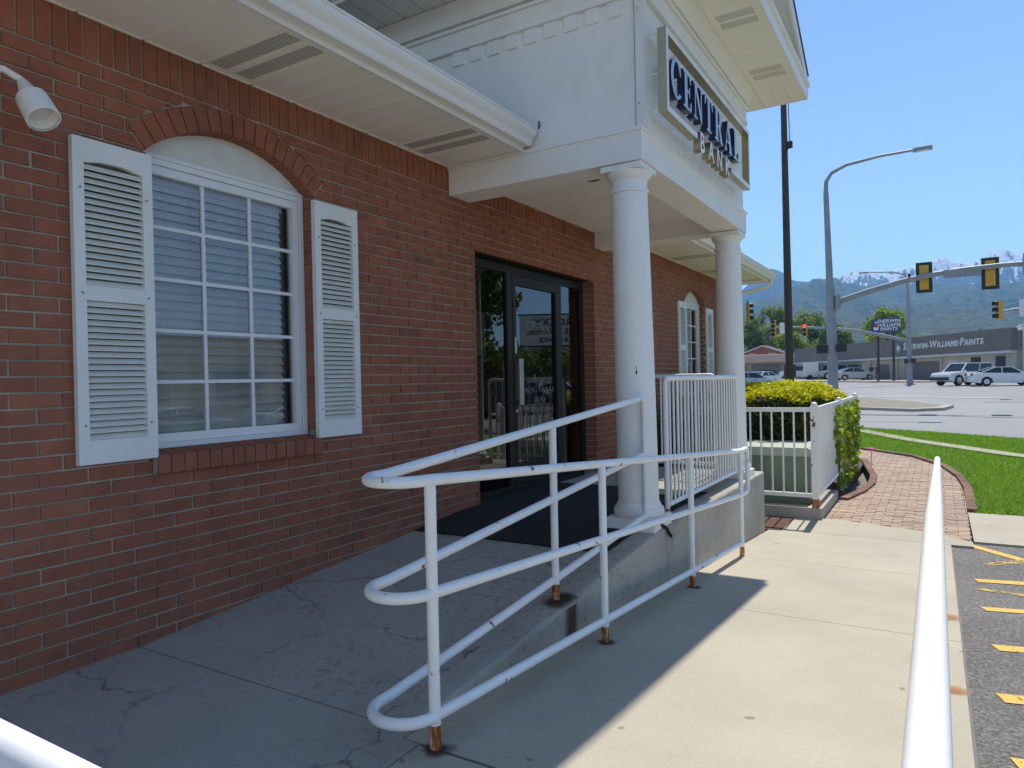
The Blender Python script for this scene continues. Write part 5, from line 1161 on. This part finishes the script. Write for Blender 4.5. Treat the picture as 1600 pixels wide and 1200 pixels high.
pn = MB().prism([(-2.86, 5.52), (-.28, 5.52), (-.25, 7.15), (-2.83, 6.95)], 1, 84.85, 85.15).build('panel', 'signblue', ps)
for i, t in enumerate(('SHERWIN', 'WILLIAMS', 'PAINTS')): link('lettering', facing_ny(text_mesh(t, .50, .01, 'signwhite', shear=.15, bold=.012), -1.22, 84.84, 6.70-i*.43+.02), pn)
MB().lathe([(.26, 84.835), (.26, 84.845)], (-2.42, 0, 6.02), 18, 1).build('emblem_globe', 'signwhite', pn); MB().prism([(-2.66, 6.1), (-2.18, 6.1), (-2.22, 6.32), (-2.40, 6.50), (-2.60, 6.34)], 1, 84.815, 84.83).build('emblem_paint', 'red', pn); MB().box(-2.52, -2.32, 84.815, 84.835, 6.55, 6.72).build('emblem_can', 'signwhite', pn)
# ------------------------------------------------------------------ vehicles
car('parked_suv', 4.95, 67.6, R(226), 'white lifted off-road wagon in the street at the right', 'cw', 'suv')
car('white_sedan', 7.5, 65.6, R(14), 'white sedan seen from behind at the right edge', 'cw', 'sedan')
car('blue_sedan', -10.6, 62.5, R(20), 'pale blue sedan just above the hedge by the porch column', 'cb', 'sedan', z=zg(62.5)+.05)
car('white_car', -12.9, 77, R(245), 'white car with glaring bonnet behind the pale blue sedan', 'cw', 'sedan')
car('white_car', -17.0, 85, R(200), 'white car farthest left, partly behind the porch column', 'cw', 'sedan')
car('dark_wagon', -21.3, 98, R(10), 'dark roofed wagon before the garage, half behind the column', 'cd', 'suv')
car('pickup_truck', -13.6, 104, R(196), 'white pickup with the small trailer', 'cw', 'suv', z=zg(104)+.1)
car('grey_wagon', -7.4, 96.5, R(195), 'grey blue wagon parked by the tan shop wall', 'cg', 'suv', z=zg(96)+.12)
car('silver_sedan', -5.1, 89.6, R(28), 'silver sedan parked nearest the blue sign posts', 'cs', 'sedan', z=zg(89.6)+.1)
tl = empty('box_trailer', (-10.6, 98, zg(98))); tag(tl, 'small grey box trailer behind the white pickup', 'trailer')
MB().box(-11.7, -9.6, 97, 99.5, zg(98)+.45, zg(98)+2.35).build('box', 'cs', tl); MB().box(-9.85, -9.62, 96.97, 96.998, zg(98)+.5, zg(98)+2.2).build('door_gap', 'black', tl)
for yq in (96.9,): MB().lathe([(.34, yq-.12), (.34, yq+.09)], (-10.9, 0, zg(98)+.36), 16, 1).build('wheel', 'rubber', tl)
# two people by the sign posts
def person(x, y, rz, label, top, legs):
    z = zg(y)+.1; o = empty('person', (x, y, z), rz); tag(o, label, 'person', 'people by the shop wall')
    V = [(0, 0, .95), (0, .01, 1.2), (0, .0, 1.42), (0, 0, 1.52), (0, -.02, 1.66), (.09, 0, .92), (.10, -.02, .5), (.10, .02, .08), (.10, -.12, .04), (-.09, 0, .92), (-.11, -.05, .5), (-.11, .0, .08), (-.11, -.14, .04), (.19, 0, 1.40), (.25, .02, 1.13), (.24, -.10, .90), (-.19, 0, 1.40), (-.26, .02, 1.13), (-.22, -.15, .95), (0, -.02, 1.74)]
    Ed = [(0, 1), (1, 2), (2, 3), (3, 4), (4, 19), (0, 5), (5, 6), (6, 7), (7, 8), (0, 9), (9, 10), (10, 11), (11, 12), (2, 13), (13, 14), (14, 15), (2, 16), (16, 17), (17, 18)]
    rad_ = [.15, .14, .15, .06, .095, .10, .065, .045, .04, .10, .065, .045, .04, .065, .045, .04, .065, .045, .04, .08]
    me = bpy.data.meshes.new('body'); me.from_pydata(V, Ed, []); bo = bpy.data.objects.new('body', me); COL.objects.link(bo)
    sk = bo.modifiers.new('skin', 'SKIN'); bo.modifiers.new('sub', 'SUBSURF').levels = 1
    for i, r in enumerate(rad_): me.skin_vertices[0].data[i].radius = (r, r*.8)
    me.skin_vertices[0].data[0].use_root = True
    dg = bpy.context.evaluated_depsgraph_get(); m2 = bpy.data.meshes.new_from_object(bo.evaluated_get(dg)); bpy.data.objects.remove(bo)
    for m in (top, legs, 'skin'): m2.materials.append(MAT[m])
    for p in m2.polygons: p.material_index = 2 if p.center.z > 1.5 or (p.center.z < 1.05 and abs(p.center.x) > .19) else (0 if p.center.z > .95 else 1)
    link('body', m2, o, local=True)
    MB().lathe([(.02, 1.83), (.085, 1.80), (.105, 1.73), (.10, 1.66)], (0, .015, 0), 14).build('hair', 'hair', o, local=True)
person(-3.2, 88.4, R(160), 'person in dark top and grey trousers standing by the silver sedan', 'black', 'cg')
person(-2.65, 88.9, R(200), 'person in black clothes nearest the blue sign post', 'cd', 'black')
# ------------------------------------------------------------------ trees
tree('leafy_tree', -23.5, 140, .8, 13.2, 5.4, 'tall green tree behind the brick house, leftmost of the group', n=7000, ls=.27)
tree('leafy_tree', -17.8, 146, .8, 12.2, 5.0, 'green tree behind the dark pole', n=6500, ls=.27)
tree('leafy_tree', -13.2, 138, .8, 9.0, 4.6, 'rounded green tree at the left end of the grey fascia', n=6000, ls=.25)
tree('leafy_tree', -20.0, 134, .8, 8.6, 4.0, 'lower bright green tree just above the brick house roof', 'leaf_tree2', 5000, .24)
tree('leafy_tree', -29.5, 142, .8, 11.8, 5.0, 'green tree half behind the far porch column', n=5000, ls=.27)
tree('leafy_tree', -3.3, 122, .6, 10.4, 3.4, 'bright green tree behind the blue shop sign', 'leaf_tree2', 6000, .24)
tree('small_tree', 5.2, 110, .5, 6.0, 1.6, 'treetop peeping over the grey fascia left of the lettering', 'leaf_tree2', 1500, .2, base=.2)
tree('small_tree', 8.3, 112, .5, 5.8, 2.2, 'low treetop over the grey fascia near the mast', 'leaf_tree', 1500, .2, base=.2)
tree('small_tree', 13.2, 112, .5, 5.9, 1.8, 'treetop over the white building edge at the right', 'leaf_tree2', 1500, .2, base=.2)
# ------------------------------------------------------------------ what the glass mirrors: the other side of the lot
tb = empty('tan_building', (38, 34, -.6)); tag(tb, 'tan building across the lot, seen mirrored in the large window', 'building')
MB().box(30, 44, 14, 44, -.7, 3.6).build('wall', 'tan', tb); MB().box(29.8, 44.2, 13.8, 44.2, 3.601, 3.9).build('roof_edge', 'garagebrick', tb)
for y in (18, 24, 30, 36): MB().box(29.95, 29.998, y, y+3, .4, 2.2).build('window', 'farglass', tb)
tree('leafy_tree', 10.6, 20.7, -.6, 6.8, 1.9, 'leafy tree mirrored in the glass door', 'leaf_tree', 7000, .12, group='trees mirrored in the glass')
tree('leafy_tree', 27, 56, -.5, 4.6, 3.4, 'rounded tree under the sign mirrored in the glass door', 'leaf_tree', 4000, .2, group='trees mirrored in the glass')
tree('leafy_tree', 24, 12.6, -.6, 5.6, 2.0, 'tree mirrored at the left of the large window', 'leaf_tree2', 4000, .14, group='trees mirrored in the glass')
car('parked_car', 19.0, 14.5, R(95), 'white car mirrored low in the large window, left one', 'cw', 'sedan', 'cars mirrored in the glass', -.9)
car('parked_car', 20.5, 20.8, R(85), 'white car mirrored low in the large window, right one', 'cw', 'sedan', 'cars mirrored in the glass', -.9)
car('parked_car', 14.0, 29.0, R(100), 'dark car mirrored in the glass door', 'cd', 'suv', 'cars mirrored in the glass', -.6)
car('parked_car', 17.0, 40.0, R(170), 'pale car mirrored in the right door panel', 'cw', 'sedan', 'cars mirrored in the glass', -.4)
rs_ = empty('pole_sign', (15, 35, -.5)); tag(rs_, 'white shop sign on a post mirrored in the glass door', 'sign')
tube_pole('post', [(15, 35, -.6), (15, 35, 3.2)], .16, 'brownpole', rs_, 10)
sgp = empty('panel', (15, 35, 4.0), R(-30)); sgp.parent = rs_; sgp.matrix_parent_inverse = Matrix.Translation(-WL[rs_.name])
pb2 = MB().box(-1.9, 1.9, -.15, .15, -.85, .85).build('board', 'signwhite', sgp, local=True)
for t, z, s_, m in (('ROCKY', .42, .62, 'black'), ('TIRE & WHEEL', -.08, .48, 'red'), ('& SERVICE', -.55, .36, 'black')): link('lettering', facing_ny(text_mesh(t, s_, .01, m, bold=.01), 0, -.16, z), sgp, local=True)
MB().box(-1.98, 1.98, -.14, .14, -.93, -.851).box(-1.98, 1.98, -.14, .14, .851, .93).build('edge', 'black', sgp, local=True)
# ------------------------------------------------------------------ mountains
from mathutils import noise as mn
def ridge(name, tab, D, D0, D1, mat, rough, seed, cut=None):
    az = [t[0] for t in tab]; el = [t[1] for t in tab]; A = []
    a = az[0]
    while a <= az[-1]: A.append(a); a += .10 if -16 < a < 12 else .5
    rows = 44; vs = []
    for a in A:
        e = np.interp(a, az, el); ca, sa = math.cos(R(a)), math.sin(R(a))
        for j in range(rows):
            t = j/(rows-1); r = D0+(D1-D0)*t; px_, py_ = 3.19+r*sa, r*ca; tk = (D-D0)/(D1-D0)
            pr = (t/tk)**1.25 if t < tk else max(0, 1-(t-tk)/(1-tk))**1.0
            nz = mn.multi_fractal(Vector((px_/D*9+seed, py_/D*6, seed)), .9, 2.1, 6)
            nz2 = abs(mn.noise(Vector((px_/D*26+seed, py_/D*12, 3))))-.25+.6*(abs(mn.noise(Vector((px_/D*70, py_/D*40, 7+seed))))-.25)
            z = 1.2+e*D*pr+rough*D*(1-abs(pr-.62))*((nz-.9)*.010-nz2*.014)*min(1, 3*pr)*(1 if t < tk-.02 else .35)
            if t < .03: z = zg(800)*0-20
            vs.append((px_, py_, z))
    b = MB(); b.add(vs, [(i*rows+j, (i+1)*rows+j, (i+1)*rows+j+1, i*rows+j+1) for i in range(len(A)-1) for j in range(rows-1)], True)
    o = b.build(name, mat); o['kind'] = 'structure'; return o
def mk_mount(name, lo, hi, snow=None, sc_=.004):
    s = NT(name); f = s.noise(sc_, 8, .62); g_ = s.noise(sc_*6, 6, .65); c = s.mix(s.ramp(g_, [(.42, (0, 0, 0)), (.6, (1, 1, 1))]), s.ramp(f, [(.38, lo), (.62, hi)]), (.12, .09, .06))
    c = s.mix(s.ramp(s.noise(sc_*14, 5, .7), [(.45, (1, 1, 1)), (.6, (0, 0, 0))]), c, sc3(lo, .55))
    if snow:
        g2_ = s.n('NewGeometry'); sp_ = s.n('SeparateXYZ'); s.l(g2_.outputs['Position'], sp_.inputs[0])
        h = s.math('MULTIPLY', s.math('SUBTRACT', sp_.outputs[2], snow[0]), 1/snow[1])
        nz = s.math('MULTIPLY', s.math('SUBTRACT', s.noise(sc_*1.6, 8, .70, s.pos((2.4, .5, .8))), .5), 8.0)
        m = s.ramp(s.math('ADD', h, nz), [(.30, (0, 0, 0)), (.55, (1, 1, 1))]); c = s.mix(m, c, (.92, .93, .95))
    s.col(c); s.rough(1); s.bump(s.noise(sc_*5, 8, .65), .8, 35); return s.m
MAT['mtn_green'] = mk_mount('foothill', (.035, .08, .035), (.11, .17, .065), None, .006); MAT['mtn_blue'] = mk_mount('far_hill', (.05, .075, .04), (.09, .10, .06), None, .004)
MAT['mtn_snow'] = mk_mount('snow_peak', (.08, .085, .06), (.13, .12, .10), (392, 70), .010)
ridge('foothill', [(-70, .05), (-40, .07), (-22, .05), (-15.9, .06), (-13, .086), (-11.1, .098), (-9.06, .116), (-7.93, .124), (-6.84, .126), (-5.98, .119), (-4.72, .110), (-2.47, .102), (1.4, .100), (3.56, .093), (5.6, .080), (9, .07), (14, .06), (22, .075), (26, .07), (30, .035), (40, .02), (70, .03)], 2600, 420, 3300, 'mtn_green', 1.7, 2.3)
ridge('far_hill', [(-40, .08), (-25, .09), (-18, .10), (-15.9, .1045), (-13, .117), (-11.54, .139), (-10.85, .143), (-10.07, .138), (-9.27, .126), (-8.3, .123), (-6.6, .11), (-4, .09), (0, .06)], 3500, 2700, 4200, 'mtn_blue', 1.0, 5.1)
ridge('snow_mountain', [(a_, e_+.005) for a_, e_ in [(-10, .08), (-7.08, .1037), (-5.97, .1255), (-4.91, .1313), (-4.08, .1275), (-2.44, .127), (-1.25, .128), (-.08, .132), (.61, .134), (1.42, .127), (2.16, .1255), (3.07, .135), (3.78, .1405), (4.47, .135), (4.98, .130), (7, .112), (9, .094), (14, .10), (20, .09), (30, .05)]], 3600, 2750, 4300, 'mtn_snow', 1.3, 8.7)
# ------------------------------------------------------------------ haze
hz = MB().box(-4800, 4800, -400, 4700, -24, 620).build('haze', 'black'); hz['kind'] = 'stuff'; tag(hz, 'thin blue haze lying over the distant mountains', 'haze')
hm = bpy.data.materials.new('haze'); hm.use_nodes = True; nt = hm.node_tree; nt.nodes.remove(nt.nodes['Principled BSDF'])
pv = nt.nodes.new('ShaderNodeVolumePrincipled'); pv.inputs['Color'].default_value = (.25, .57, 1, 1); pv.inputs['Density'].default_value = 2.0e-4; pv.inputs['Anisotropy'].default_value = .1
nt.links.new(pv.outputs[0], nt.nodes['Material Output'].inputs['Volume']); hz.data.materials.clear(); hz.data.materials.append(hm)
